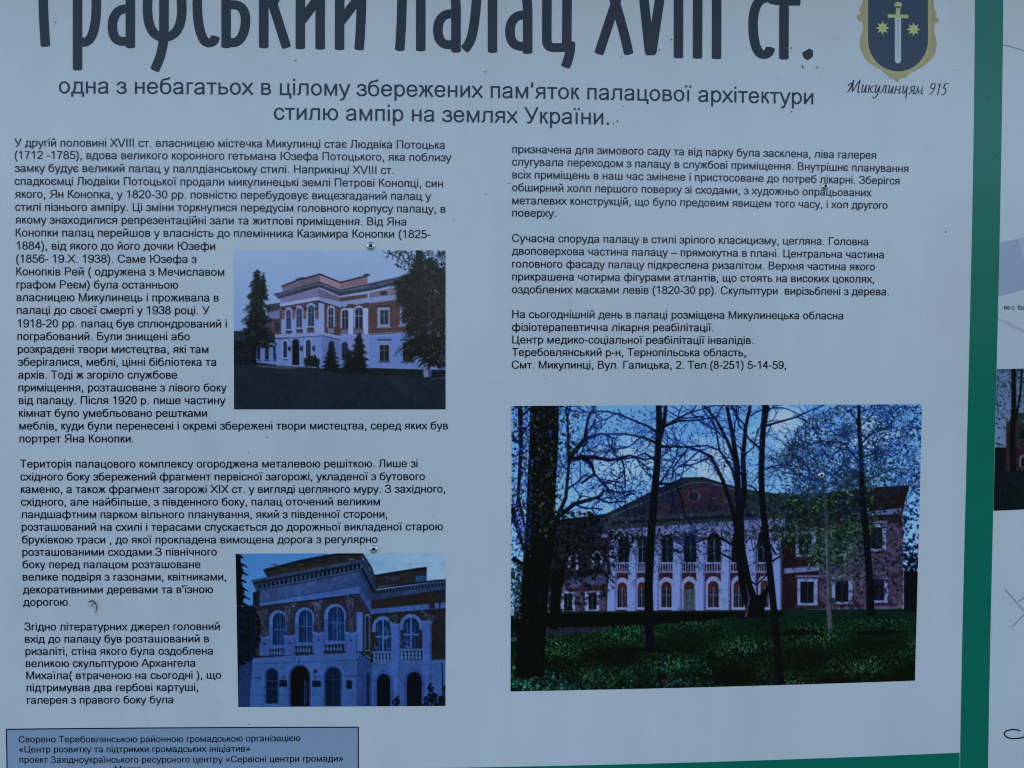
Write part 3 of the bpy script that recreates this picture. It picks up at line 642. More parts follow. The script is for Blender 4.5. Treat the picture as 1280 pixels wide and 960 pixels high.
        m = (x0+x1)/2+3; p.line([(m, yt), (m, yb)], 4, (86, 100, 150)); p.line([(m-18, yt+20), (m-18, yb)], 2.5, (70, 84, 128)); p.line([(m+18, yt+20), (m+18, yb)], 2.5, (70, 84, 128)); p.rect(x0, yt+88, x1, yt+93, (80, 94, 142))
        p.poly([(x0-44, yb+14), (x1+6, yb+4), (x1+6, yb+16), (x0-44, yb+26)], (90, 96, 142)); p.poly([(x0-36, yb+24), (x1, yb+18), (x1, yb+62), (x0-36, yb+66)], (34, 34, 50))
        for k in range(6):
            X = x0-30+k*(x1-x0+28)/6; p.rect(X, yb+24, X+5, yb+60, (92, 98, 140)); p.ell(X+2, yb+46, 6, 12, (96, 102, 146))
    for x, y0, y1 in ((205, 372, 520), (345, 352, 516), (508, 326, 498), (690, 300, 500)):
        p.rect(x-28, y1, x+32, 626, (86, 92, 146)); p.rect(x-32, y1-6, x+36, y1+10, (98, 104, 154)); p.line([(x+30, y1+8), (x+30, 620)], 4, (54, 58, 96))
        p.poly([(x-30, y0), (x+34, y0-10), (x+22, y0+50), (x+14, y0+110), (x+10, y1), (x-10, y1), (x-14, y0+100), (x-24, y0+40)], (72, 60, 78)); p.ell(x+2, y0+26, 13, 15, (92, 78, 96)); p.line([(x-30, y0+6), (x-16, y0+44), (x-8, y0+90)], 7, (98, 88, 110)); p.line([(x+32, y0), (x+20, y0+40), (x+10, y0+100)], 7, (48, 40, 54))
        for _ in range(30): X, Y = x-22+44*p.r.rand(), y0+p.r.rand()*(y1-y0)*.9; p.line([(X, Y), (X+4*p.r.randn(), Y+18)], 5, p.vary(((96, 84, 102), (40, 34, 46), (70, 54, 66))[p.r.randint(3)], .15), .6)
        p.leaves(lambda: (x-34+70*p.r.rand(), y0-16+34*p.r.rand()), 22, 9, [(92, 88, 114), (40, 36, 48), (66, 56, 70)], .15)
        p.ell(x, y1+40, 7, 7, (50, 52, 84))
    p.poly([(722, 380), (756, 384), (756, 604), (722, 600)], (98, 104, 156)); p.poly([(756, 384), (804, 400), (804, 640), (756, 606)], (58, 40, 46))
    p.arch(768, 796, 392, 600, (104, 110, 152)); p.arch(772, 792, 404, 596, (40, 36, 52))
    # lower storey openings
    for x0, x1, yt, yb, dk in ((216, 278, 700, 895, (20, 28, 48)), (352, 456, 682, 910, (8, 10, 20)), (546, 632, 692, 908, (20, 28, 48))):
        p.arch(x0-24, x1+20, yt-22, yt+90, (92, 100, 152)); p.arch(x0-14, x1+10, yt-10, yb, (66, 74, 122)); p.arch(x0, x1, yt, yb, dk)
        if dk[0] > 10:
            m = (x0+x1)/2; p.line([(m, yt), (m, yb)], 3, (52, 64, 100)); p.rect(x0, yt+66, x1, yt+70, (56, 70, 106)); p.rect(x0, yt+110, x1, yt+113, (46, 56, 90)); p.line([(x0+14, yt+20), (x0+14, yb)], 2, (40, 50, 82)); p.line([(x1-14, yt+20), (x1-14, yb)], 2, (40, 50, 82))
    p.rect(204, 895, 270, 906, (98, 104, 150)); p.line([(432, 760), (430, 900)], 7, (52, 62, 96)); p.line([(442, 780), (440, 900)], 3, (70, 82, 120)); p.line([(418, 800), (418, 900)], 3, (30, 38, 60))
    for x0, y0, x1, y1 in ((288, 762, 330, 800), (472, 766, 520, 800), (664, 764, 696, 812)): p.rect(x0, y0, x1, y1, (12, 18, 34)); p.rect(x0+5, y0+6, x1-5, y0+9, (56, 66, 92)); p.rect(x0+5, y0+16, x1-8, y0+19, (44, 54, 80)); p.rect(x0+5, y0+26, x1-5, y0+28, (40, 50, 76))
    p.ell(490, 714, 11, 11, (28, 38, 54)); p.line([(398, 650), (398, 668)], 5, (20, 24, 40)); p.arch(776, 796, 716, 908, (50, 58, 100)); p.arch(780, 792, 726, 905, (28, 34, 62)); p.line([(760, 700), (760, 910)], 3, (52, 60, 104))
    # fir at the left, bushes
    D = [(6, 10, 18), (10, 14, 24), (4, 7, 14)]
    p.poly([(42, 55), (74, 60), (70, 110), (88, 150), (72, 200), (92, 260), (84, 345), (42, 345)], (6, 9, 16))
    for k in range(14):
        y = 62+44*k; L = 44+p.r.rand()*36+(k > 2)*14
        for _ in range(34): s = L*p.r.rand(); p.line([(42, y-6), (46+s*.6, y+s*.1), (48+s, y+s*.34+8*p.r.rand())], 9, p.vary(D[p.r.randint(3)], .2), .95, 2)
    p.leaves(p.inpoly([(42, 340), (150, 345), (180, 430), (180, 560), (140, 640), (50, 700)]), 900, 7, [(8, 12, 22), (14, 18, 28), (26, 26, 36), (10, 14, 24)])
    p.poly([(140, 270), (180, 262), (172, 345), (140, 345)], (40, 32, 42))
    p.leaves(p.inpoly([(1105, 850), (1130, 800), (1136, 780), (1145, 812), (1180, 860), (1225, 760), (1225, 910), (1090, 910)]), 170, 10, [(10, 16, 28), (16, 26, 40), (8, 10, 18)])
    p.leaves(p.inpoly([(920, 875), (960, 850), (968, 905), (930, 908)]), 50, 8, [(10, 14, 28), (16, 24, 40)])
    p.im *= np.array([0.60, 0.84, 0.90], np.float32); p.contrast(1.14); p.grain(); p.soften(2); return p
def photo_park():
    p = Paint((634, 500, 1158, 870), 13); p.frame(2.3704, 625, 495)
    # sky
    p.grad([(0, 0), (1280, 0), (1280, 660), (0, 660)], (90, 136, 190), (122, 160, 197)); p.clouds((142, 173, 197), -0.3, 1.2)
    for x, y, rx, ry in ((380, 210, 130, 90), (860, 90, 120, 60), (640, 200, 90, 50), (1100, 120, 60, 50)):
        for _ in range(40): p.ell(x+rx*p.r.randn()*.5, y+ry*p.r.randn()*.5, 34, 20, (146, 174, 196), .2)
    SK = (14, 20, 40); PINK = (68, 62, 84); MAR = (32, 24, 32); COLW = (98, 118, 162)
    # fine twigs behind the house
    for _ in range(110): p.branch(60+1180*p.r.rand(), 40+320*p.r.rand(), -1.57+1.3*p.r.randn(), 80, 2.4, 2, (32, 58, 112), .3, .6, 0.9)
    # right wing
    p.poly([(838, 340), (1195, 330), (1195, 640), (838, 650)], PINK); p.poly([(838, 420), (944, 420), (944, 650), (838, 650)], MAR)
    p.poly([(820, 300), (1212, 264), (1212, 274), (1190, 345), (840, 375)], (22, 24, 34)); p.poly([(1110, 270), (1212, 264), (1192, 345), (1110, 350)], (30, 24, 30)); p.poly([(1040, 348), (1190, 332), (1186, 348), (1040, 364)], (78, 92, 132)); p.poly([(840, 372), (1190, 348), (1190, 372), (840, 400)], (36, 28, 38))
    for x0, x1, yt, yb in ((885, 937, 545, 616), (988, 1040, 542, 612), (1098, 1146, 538, 608), (880, 932, 402, 472), (984, 1036, 396, 460), (1090, 1140, 384, 456)):
        p.rect(x0-4, yt-4, x1+4, yb+4, (98, 116, 152)); p.rect(x0+5, yt+5, x1-8, yb-3, (16, 20, 32)); p.line([((x0+x1)/2, yt+5), ((x0+x1)/2, yb)], 3, (36, 44, 62)); p.rect(x0-12, yb+5, x1+10, yb+11, (46, 38, 52)); p.rect(x0-8, yt-14, x1+8, yt-8, (84, 88, 124))
    p.poly([(840, 510), (1195, 480), (1195, 500), (840, 526)], (60, 58, 88)); p.poly([(845, 512), (950, 504), (950, 516), (845, 526)], (86, 100, 138)); p.poly([(940, 545), (1195, 522), (1195, 535), (940, 556)], (54, 40, 60), .7)
    for x in (944, 1046, 1150): p.poly([(x, 600), (x+50, 640), (x, 640)], (44, 30, 44), .8)
    p.poly([(900, 632), (1195, 622), (1195, 640), (900, 650)], (84, 92, 118), .7)
    # left wing
    p.poly([(130, 420), (330, 410), (330, 645), (130, 645)], PINK); p.poly([(175, 366), (320, 348), (330, 405), (140, 425)], (24, 28, 38)); p.poly([(150, 425), (330, 405), (330, 455), (150, 470)], (38, 32, 46))
    p.poly([(150, 440), (300, 430), (300, 530), (150, 540)], (42, 36, 48))
    for x0, x1, yt, yb in ((180, 222, 578, 638), (252, 294, 576, 636), (270, 304, 460, 512), (200, 232, 470, 515), (140, 152, 580, 640)):
        p.rect(x0, yt, x1, yb, (112, 126, 164)); p.rect(x0+10, yt+7, x1-8, yb-3, (22, 28, 36)); p.line([((x0+x1)/2, yt+7), ((x0+x1)/2, yb)], 3, (52, 62, 70))
    p.poly([(205, 540), (320, 532), (320, 558), (190, 566)], (66, 76, 108)); 
    for k in range(24): p.rect(206+k*4.8, 540, 208+k*4.8, 560, (38, 40, 56), .8)
    p.poly([(240, 560), (318, 558), (310, 578), (200, 580)], (46, 34, 44), .8)
    # pediment and central block
    p.poly([(310, 354), (440, 290), (540, 244), (600, 242), (720, 278), (852, 296), (852, 372), (312, 405)], (32, 40, 52)); p.poly([(440, 348), (566, 264), (610, 262), (720, 300), (745, 332)], (46, 38, 52)); p.poly([(455, 345), (566, 274), (610, 272), (725, 330)], (48, 39, 54))
    p.line([(310, 354), (440, 290), (540, 244), (600, 242), (720, 278), (850, 296)], 5, (22, 28, 38)); p.line([(330, 356), (560, 258), (612, 256), (830, 310)], 4, (72, 82, 104), .7); p.ell(574, 297, 20, 19, (58, 62, 80)); p.ell(574, 297, 15, 14, (30, 34, 46)); p.line([(574, 284), (574, 310)], 2, (50, 56, 72))
    p.poly([(290, 362), (852, 330), (852, 372), (290, 400)], (44, 50, 64)); p.poly([(330, 372), (845, 344), (845, 352), (330, 382)], (26, 28, 40))
    p.poly([(300, 398), (845, 360), (845, 392), (300, 420)], (84, 100, 142)); p.poly([(320, 420), (845, 392), (845, 412), (330, 440)], (54, 62, 88))
    for k in range(74):
        x = 330+7*k; y = 424-28*(k/74); p.ell(x, y+8*p.r.rand(), 3.5, 4, (((112, 126, 168)), (24, 26, 40))[p.r.randint(2)])
    p.poly([(320, 430), (838, 408), (838, 646), (312, 646)], (46, 30, 42))
    bays = ((348, 386, 344, 380), (408, 436, 404, 436), (476, 516, 474, 512), (543, 584, 541, 580), (612, 657, 612, 652), (684, 726, 688, 726), (762, 800, 768, 800))
    for k, (a, b, c_, d) in enumerate(bays):
        p.arch(a-4, b+4, 400-k*2, 520, (92, 106, 148)); p.arch(a+2, b-2, 416-k*3, 498, (18, 22, 34)); m = (a+b)/2; p.line([(m, 420), (m, 498)], 2.6, (66, 78, 108)); p.rect(a+2, 446, b-2, 449, (58, 70, 98))
        p.rect(a-4, 494, b+4, 522, (34, 26, 38)); p.rect(a-4, 492, b+4, 497, (98, 112, 150)); p.rect(a-4, 518, b+4, 524, (88, 100, 138))
        for j in range(6): p.rect(a-2+j*(b-a+4)/6, 497, a+1+j*(b-a+4)/6, 520, (96, 110, 150))
        p.rect(a-4, 524, b+4, 540, (54, 32, 42))
        p.arch(c_-3, d+3, 538-k, 634, (104, 116, 152)); p.arch(c_+4, d-4, 552-k, 628, (26, 24, 34)); p.arch(c_+4, d-4, 552-k, 576, (54, 36, 42)); p.rect(c_-3, 626, d+3, 634, (106, 118, 152)); m = (c_+d)/2
        if k == 3: p.rect(c_+2, 572, d-2, 640, (62, 76, 88)); p.rect(c_+8, 578, m-3, 634, (54, 68, 80)); p.rect(m+3, 578, d-8, 634, (54, 68, 80))
        else: p.line([(m, 566), (m, 626)], 3, (84, 94, 116)); p.rect(c_+6, 588, d-6, 591, (70, 80, 104)); p.line([(m-8, 574), (m-8, 626)], 2, (60, 66, 84)); p.line([(m+8, 574), (m+8, 626)], 2, (60, 66, 84))
    for a, b, c_, d in ((326, 348, 316, 344), (384, 408, 376, 404), (452, 474, 450, 470), (514, 542, 509, 536), (583, 608, 580, 606), (656, 684, 653, 680), (728, 758, 732, 760), (806, 832, 808, 834)):
        p.poly([(a, 425), (b, 424), (d, 642), (c_, 642)], COLW); p.poly([(b-5, 424), (b, 424), (d, 642), (d-5, 642)], (80, 92, 138)); p.rect(a-4, 408, b+4, 426, (70, 80, 112)); p.leaves(lambda: (a-5+(b-a+10)*p.r.rand(), 402+26*p.r.rand()), 26, 3.5, [(112, 126, 166), (24, 26, 38), (80, 90, 124)], .1)
    # grass and the dark foot of the house
    p.grad([(0, 640), (1280, 630), (1280, 900), (0, 900)], (14, 38, 33), (7, 20, 18))
    p.poly([(0, 660), (130, 645), (720, 640), (720, 652), (560, 668), (300, 690), (0, 700)], (6, 8, 16)); p.poly([(130, 686), (340, 684), (300, 700), (130, 712)], (34, 42, 56)); p.poly([(30, 716), (130, 708), (130, 716), (30, 728)], (54, 64, 80))
    p.poly([(690, 645), (840, 640), (840, 655), (700, 660)], (22, 18, 24))
    for _ in range(15000):
        y = 646+225*p.r.rand()**1.1; x = 30+1205*p.r.rand()
        if y < 662+ (x < 620)*(36-0.05*x) : continue
        t = (y-640)/220; br = 0.72+0.38*math.sin(x*.011+y*.05)+0.3*math.sin(x*.023-y*.031+2); br = max(0.25, br*(1.15-0.55*t))
        c = np.array(((32, 68, 46), (52, 92, 58), (10, 30, 24), (78, 114, 78), (4, 17, 15))[p.r.randint(5)])*br
        s = 2+3.4*t; p.poly([(x-s*.5, y), (x+s*p.r.randn()*.7, y-s*1.7), (x+s*.5, y)], np.clip(c+p.r.randn(3)*4, 0, 255), .8)
    p.leaves(lambda: (520+60*p.r.randn()*.6, 845+9*p.r.randn()), 46, 3.5, [(72, 78, 88), (50, 60, 66)], .2); p.leaves(p.inpoly([(32, 800), (150, 815), (240, 870), (32, 872)]), 420, 5, [(40, 82, 74), (22, 52, 48), (58, 100, 92), (12, 26, 28)], .25)
    p.leaves(p.inpoly([(130, 820), (620, 780), (640, 860), (200, 872)]), 700, 4.2, [(14, 32, 34), (10, 22, 26), (34, 74, 66), (20, 46, 46)], .25)
    for x, y, rx, ry in ((300, 775, 110, 12), (700, 770, 160, 14), (1020, 770, 150, 16), (960, 840, 200, 14), (600, 830, 150, 10), (1120, 700, 60, 7), (430, 752, 80, 6), (890, 700, 70, 8)):
        for _ in range(50): p.ell(x+rx*p.r.randn()*.6, y+ry*p.r.randn()*.6, 16, 3.5, (6, 16, 20), .35)
    # shadow blotches and hanging foliage over the house
    p.leaves(p.inpoly([(150, 380), (330, 390), (420, 420), (330, 520), (160, 560)]), 900, 5, [(14, 18, 26), (22, 28, 34), (34, 44, 46), (8, 10, 18)], .25)
    p.leaves(p.inpoly([(140, 400), (340, 400), (350, 560), (260, 640), (140, 640)]), 620, 7, [(10, 13, 20), (18, 20, 28)], .2, .55)
    for _ in range(46): p.branch(300+540*p.r.rand(), 330+120*p.r.rand(), 1.5+1.2*p.r.randn(), 60, 2.2, 2, (18, 24, 38), .3, .6, .9)
    p.leaves(p.inpoly([(310, 360), (700, 290), (850, 300), (850, 400), (320, 430)]), 620, 4, [(28, 34, 42), (46, 56, 68), (24, 28, 36)], .25)
    p.leaves(p.inpoly([(330, 415), (840, 390), (840, 440), (600, 470), (340, 470)]), 260, 4, [(16, 18, 30), (28, 34, 44)], .25)
    p.leaves(lambda: (150+1040*p.r.rand(), 380+260*p.r.rand()), 500, 7, [(10, 14, 22), (16, 20, 28)], .15, .14)
    p.leaves(lambda: (150+1040*p.r.rand(), 300+250*p.r.rand()), 1500, 2.6, [(12, 18, 28), (26, 34, 44), (46, 58, 76)], .2, .8)
    p.leaves(p.inpoly([(940, 400), (1195, 370), (1195, 640), (940, 645)]), 420, 7, [(22, 24, 34), (34, 34, 46)], .2, .5)
    def hz():                                        # loose crown of the young tree, densest at its middle
        k = p.r.randint(7); cx, cy, rx, ry = ((900, 330, 60, 36), (960, 310, 80, 34), (1060, 250, 70, 50), (880, 400, 70, 44), (1010, 410, 70, 48), (970, 470, 66, 34), (1060, 380, 50, 50))[k]
        return cx+rx*.62*p.r.randn(), cy+ry*.62*p.r.randn()
    p.leaves(hz, 1300, 8, [(22, 38, 38), (18, 32, 32)], .12, .55); p.leaves(hz, 2300, 4.6, [(30, 52, 42), (42, 68, 50), (64, 92, 62), (16, 28, 30), (28, 42, 44)], .25, .8)
    p.leaves(p.inpoly([(900, 440), (1060, 420), (1080, 540), (980, 560)]), 260, 5, [(40, 62, 66), (54, 82, 72), (24, 36, 44)], .22)
    p.leaves(p.inpoly([(1040, 330), (1190, 320), (1190, 600), (1060, 600)]), 330, 5, [(20, 24, 36), (30, 40, 44)], .25)
    p.leaves(p.inpoly([(730, 280), (860, 290), (850, 360), (740, 350)]), 340, 5, [(28, 44, 46), (36, 56, 52)], .2)
    # tree far right against the sky: speckled with dark leaves
    sk = p.inpoly([(830, 170), (900, 70), (1000, 28), (1248, 26), (1246, 330), (1210, 260), (1000, 280), (880, 280)])
    p.leaves(sk, 2600, 3.8, [(28, 56, 108), (18, 40, 84), (38, 70, 118), (20, 42, 62)], .2, .85); p.leaves(sk, 900, 4, [(30, 56, 56), (24, 44, 40), (60, 88, 80)], .2)
    p.leaves(p.inpoly([(1190, 330), (1242, 300), (1238, 500), (1195, 520)]), 120, 6, [(18, 30, 66), (28, 44, 84)], .2); p.rect(1196, 520, 1238, 640, (8, 14, 24)); p.leaves(p.inpoly([(1195, 470), (1240, 460), (1236, 560), (1195, 560)]), 120, 6, [(14, 22, 38), (8, 14, 24)])
    for y in (440, 360, 480): p.branch(1240, y, 3.4, 60, 4, 2, (14, 22, 50), .3)
    p.branch(1070, 200, -2.2, 90, 7, 3, (20, 32, 56), .25); p.branch(1072, 140, -0.9, 80, 6, 3, (20, 32, 56), .25); p.branch(1075, 180, -.5, 60, 6, 2, (20, 32, 56)); p.branch(1068, 100, -1.9, 70, 5, 2, (20, 32, 56))
    p.line([(1062, 28), (1064, 90), (1070, 190), (1074, 300), (1086, 420), (1096, 560), (1098, 652)], 9, (10, 14, 26), 1, 24); p.leaves(lambda: (1098+8*p.r.randn(), 640+8*p.r.rand()), 20, 5, [(10, 14, 20)])
    # slender young tree
    p.line([(952, 226), (962, 290), (968, 400), (974, 560), (978, 690)], 6, (44, 58, 66), 1, 14); p.line([(965, 400), (971, 560), (973, 690)], 4, (82, 92, 104), .8); p.line([(972, 620), (977, 690)], 12, (72, 76, 90))
    for y, a in ((236, -2.6), (260, -2.75), (300, -.6), (280, -2.2), (340, -.4), (380, -2.5)): p.branch(957+(y-230)*.05, y, a, 120, 4, 3, (26, 40, 58), .16, .4, 1.2)
    p.leaves(p.inpoly([(800, 180), (900, 120), (980, 220), (970, 300), (850, 300)]), 420, 4.5, [(38, 58, 84), (48, 74, 74), (30, 46, 80)], .2)
    # forked tree before the portico
    K = (10, 13, 24)
    p.line([(704, 380), (714, 470), (728, 560), (756, 650)], 24, K, 1, 46); p.poly([(720, 658), (733, 610), (738, 578), (756, 596), (774, 584), (796, 556), (801, 560), (788, 600), (783, 636), (790, 657), (756, 652)], K); p.line([(728, 655), (738, 600), (730, 560)], 10, (58, 56, 72), .8, 3)
    p.line([(712, 440), (712, 380), (706, 300), (702, 200), (690, 120), (672, 30)], 26, K, 1, 9); p.line([(708, 380), (724, 280), (720, 180), (728, 90), (742, 28)], 20, K, 1, 8)
    p.line([(706, 420), (690, 340), (660, 250), (626, 180), (590, 162), (548, 148)], 15, K, 1, 5); p.line([(700, 200), (672, 130), (640, 70), (604, 28)], 11, K, 1, 5); p.line([(708, 300), (690, 220), (650, 160), (640, 100), (618, 30)], 9, K, .9, 3)
    p.line([(720, 470), (690, 440), (640, 414), (590, 430), (566, 440)], 9, K, 1, 3); p.line([(722, 500), (680, 480), (640, 456), (600, 470)], 7, K, 1, 3); p.line([(730, 540), (760, 560), (790, 530), (800, 480)], 7, K, 1, 3)
    for x, y, a in ((626, 180, 2.8), (672, 130, -2.4), (690, 120, -1.0), (720, 180, -.8), (728, 90, -2.0), (590, 162, 2.4), (650, 160, 3.0), (700, 250, -.7), (604, 60, 3.2), (640, 70, -1.2), (560, 150, 2.0), (742, 60, -1)): p.branch(x, y, a, 100, 5, 3, (12, 24, 58), .22, .5, 1.1)
    # second trunk from the left, with spreading boughs
    p.line([(470, 26), (472, 90), (466, 200), (456, 300), (446, 440), (440, 560), (444, 748)], 17, K, 1, 27); p.line([(492, 28), (486, 80), (472, 130)], 9, K, 1, 16)
    for P in ([(468, 110), (440, 90), (390, 70), (350, 52), (300, 44)], [(466, 140), (420, 122), (370, 112), (330, 112)], [(474, 100), (510, 76), (560, 50), (610, 36)], [(478, 92), (530, 74), (590, 72), (640, 60)], [(470, 150), (520, 150), (560, 152), (590, 164)], [(452, 290), (480, 250), (498, 220), (500, 236)], [(470, 260), (520, 260), (540, 310), (545, 350), (570, 390)], [(460, 190), (430, 170), (400, 180)]): p.line(P, 8, (12, 16, 32), 1, 2.5)
    for x, y, a in ((300, 44, 3.0), (350, 52, 2.6), (390, 70, -2.7), (330, 112, 3.0), (560, 50, -.4), (590, 72, .1), (610, 36, -.2), (560, 152, .9), (400, 180, 2.9), (498, 220, -1.2), (420, 122, 2.5), (520, 76, -1.2), (545, 350, 1.2)): p.branch(x, y, a, 78, 4, 3, (16, 30, 72), .26, .5, 1.0)
    # third: thin leaning trunk
    p.line([(786, 26), (778, 120), (774, 220), (776, 300), (786, 400), (800, 520), (814, 660), (822, 760), (834, 856)], 16, K, 1, 22); p.line([(796, 28), (788, 70), (780, 110)], 6, K, 1, 10)
    for P in ([(782, 90), (830, 76), (880, 62), (925, 40)], [(776, 160), (740, 130), (720, 100)], [(800, 440), (818, 470), (832, 464)], [(776, 300), (750, 270), (728, 262)], [(806, 490), (836, 470)]): p.line(P, 7, K, 1, 3)
    for x, y, a in ((925, 40, -.5), (880, 62, .3), (720, 100, -2), (780, 60, -.8), (778, 220, -.3), (728, 262, 2.8)): p.branch(x, y, a, 80, 4, 3, (14, 28, 66), .22, .5, 1.0)
    for _ in range(60): p.branch(860+370*p.r.rand(), 60+260*p.r.rand(), -1.57+1.2*p.r.randn(), 60, 2.2, 2, (22, 42, 84), .3, .6, .9)
    # massive trunk on the left with its young leaves
    for P in ([(60, 28), (62, 160), (54, 300), (80, 420)], [(130, 480), (170, 360), (195, 300), (204, 200), (200, 60)], [(170, 360), (220, 320), (290, 300), (310, 280)], [(36, 330), (60, 420), (80, 480)], [(36, 480), (70, 500), (90, 540)], [(200, 190), (260, 180), (330, 190), (385, 176)], [(205, 185), (250, 130), (262, 60)], [(240, 180), (270, 200), (280, 230), (240, 260)]): p.line(P, 15, K, 1, 6)
    for x, y, a in ((204, 200, -.4), (330, 190, -.2), (385, 176, .2), (310, 280, -.2), (290, 300, .5), (280, 230, .9), (200, 100, -1.2), (200, 60, -2), (262, 60, -1), (62, 160, -2), (54, 300, 2.4), (60, 120, -1), (250, 130, -.2), (195, 280, -.9), (180, 340, -.5), (64, 60, -1.2), (220, 320, .4), (360, 185, .9)): p.branch(x, y, a, 88, 6, 3, (14, 24, 58), .3, .55, 1.1)
    p.line([(132, 26), (130, 140), (124, 250), (120, 360), (112, 470), (100, 600), (92, 720), (88, 830)], 86, (9, 11, 16), 1, 84); p.poly([(46, 835), (70, 790), (110, 790), (134, 822), (128, 830)], (9, 11, 16))
    for _ in range(420): y = 30+790*p.r.rand(); x = 132-(y-26)*.055+40*p.r.randn()*.6; p.line([(x, y), (x-2, y+22)], 3, p.vary((20, 22, 28), .3), .5)
    p.leaves(p.inpoly([(36, 30), (240, 30), (230, 160), (190, 330), (150, 420), (60, 440), (36, 330)]), 720, 5, [(30, 42, 34), (18, 26, 28), (56, 68, 50), (22, 40, 80), (14, 22, 40)], .25)
    p.leaves(p.inpoly([(36, 30), (100, 30), (90, 480), (36, 480)]), 460, 4.5, [(12, 18, 46), (20, 30, 36), (34, 50, 110), (56, 62, 130)], .25); p.leaves(p.inpoly([(240, 40), (480, 40), (420, 300), (260, 330)]), 520, 3.4, [(20, 42, 92), (34, 54, 78), (18, 34, 74)], .2)
    p.leaves(p.inpoly([(480, 60), (780, 60), (780, 240), (560, 230)]), 380, 3, [(24, 50, 104), (36, 66, 112)], .2)
    p.leaves(p.inpoly([(140, 340), (320, 350), (300, 420), (150, 520)]), 300, 6, [(16, 20, 26), (28, 36, 38), (10, 12, 18)], .22)
    p.poly([(150, 520), (196, 500), (186, 560), (170, 690), (150, 690)], (9, 11, 16)); p.leaves(p.inpoly([(32, 480), (66, 500), (60, 660), (32, 660)]), 200, 6, [(24, 40, 48), (50, 80, 90), (16, 24, 36)], .22); p.rect(32, 630, 42, 650, (108, 122, 140))
    p.contrast(1.22); p.grain(1.1); p.soften(2); return p

def photo_next():
    p = Paint((1238, 455, 1460, 645), 14); p.frame(4.36, 1220, 440)
    p.grad([(0, 0), (1100, 0), (1100, 520), (0, 520)], (74, 98, 140), (88, 112, 152)); p.rect(0, 540, 1100, 900, (10, 16, 22))
    p.poly([(165, 380), (1000, 380), (1000, 690), (160, 680)], (34, 26, 30)); p.poly([(160, 390), (230, 330), (900, 320), (1000, 390)], (30, 40, 40))
    for k in range(6): x = 235+k*120; p.arch(x, x+44, 560, 630, (72, 78, 90)); p.arch(x+10, x+44, 572, 626, (14, 16, 22)); p.rect(x, 420, x+40, 480, (16, 18, 24))
    p.leaves(lambda: (110+180*p.r.rand(), 95+430*p.r.rand()**1.3), 700, 6, [(14, 30, 28), (24, 46, 40), (10, 18, 22), (34, 54, 50), (36, 56, 80)], .25)
    p.leaves(lambda: (300+700*p.r.rand(), 95+230*p.r.rand()), 700, 10, [(14, 26, 30), (22, 38, 40), (10, 16, 24)], .25)
    p.line([(205, 90), (206, 300), (198, 480), (204, 690)], 26, (8, 10, 16), 1, 32); p.line([(250, 90), (240, 240), (206, 420)], 10, (8, 10, 16), 1, 14); p.line([(500, 90), (520, 700)], 26, (8, 10, 16))
    p.poly([(100, 650), (1100, 640), (1100, 900), (100, 900)], (10, 18, 24))
    for _ in range(1500):
        x, y = 100+1000*p.r.rand(), 690+170*p.r.rand(); p.line([(x, y), (x+8, y-3)], 3, p.vary((14, 28, 32), .3), .6)
    p.grain(1.1); p.soften(2); return p
# ------------------------------------------------------------------ setting
def ground():
    me = bpy.data.meshes.new('ground'); s = 400
    me.from_pydata([(-s, -s, 0), (s, -s, 0), (s, s, 0), (-s, s, 0)], [], [(0, 1, 2, 3)]); me.update()
    m, nt, b = principled('mown_grass', 0.9, 0.1)
    n = nt.nodes.new('ShaderNodeTexNoise'); n.inputs['Scale'].default_value = 1.5; n.inputs['Detail'].default_value = 8
    tc = nt.nodes.new('ShaderNodeTexCoord'); nt.links.new(tc.outputs['Object'], n.inputs['Vector'])
    r = nt.nodes.new('ShaderNodeValToRGB'); r.color_ramp.elements[0].color = (.018, .026, .011, 1); r.color_ramp.elements[1].color = (.045, .055, .025, 1)
    nt.links.new(n.outputs[0], r.inputs[0]); nt.links.new(r.outputs[0], b.inputs['Base Color']); me.materials.append(m)
    o = bpy.data.objects.new('ground', me); COL.objects.link(o); o['kind'] = 'structure'
ground()


def unseen_wood():
    """belt of trees added behind the camera to be mirrored in the lamination"""
    r = np.random.RandomState(3); V = []; F = []
    for k in range(58):
        x = -46+92*k/57+r.randn()*.6; h = 5.4+.5*r.randn()+.5*math.sin(k*.7); y0 = -27-3*r.rand()
        for _ in range(240):
            t = r.rand(); z = h*(0.06+0.94*t**.8); rad = 1.6*(1.05-t**2.2)+.25
            a_ = r.rand()*6.283; q = rad*r.rand()**.5; p0 = np.array([x+q*math.cos(a_), y0+q*math.sin(a_), z]); s = .16+.22*r.rand()
            u = r.randn(3); u /= np.linalg.norm(u); v = np.cross(u, r.randn(3)); v /= np.linalg.norm(v)
            n_ = len(V); V += [p0-s*u, p0+s*v*.6, p0+s*u, p0-s*v*.6]; F.append((n_, n_+1, n_+2, n_+3))
        n_ = len(V); V += [np.array([x+b*.16, y0, c*h*.75]) for b, c in ((-1, 0), (1, 0), (.4, 1), (-.4, 1))]; F.append((n_, n_+1, n_+2, n_+3))
    m, nt, b = principled('dark_foliage', 0.8, 0.1)
    n = nt.nodes.new('ShaderNodeTexNoise'); n.inputs['Scale'].default_value = .8
    tc = nt.nodes.new('ShaderNodeTexCoord'); nt.links.new(tc.outputs['Object'], n.inputs['Vector'])
    q = nt.nodes.new('ShaderNodeValToRGB'); q.color_ramp.elements[0].color = (.007, .012, .005, 1); q.color_ramp.elements[1].color = (.02, .027, .011, 1)
    nt.links.new(n.outputs[0], q.inputs[0]); nt.links.new(q.outputs[0], b.inputs['Base Color'])
    o = mesh_obj('unseen_wood', V, F, m); o['kind'] = 'stuff'; prop(o, label='belt of dark green trees added out of view, mirrored faintly in the glossy board', category='trees')
unseen_wood()

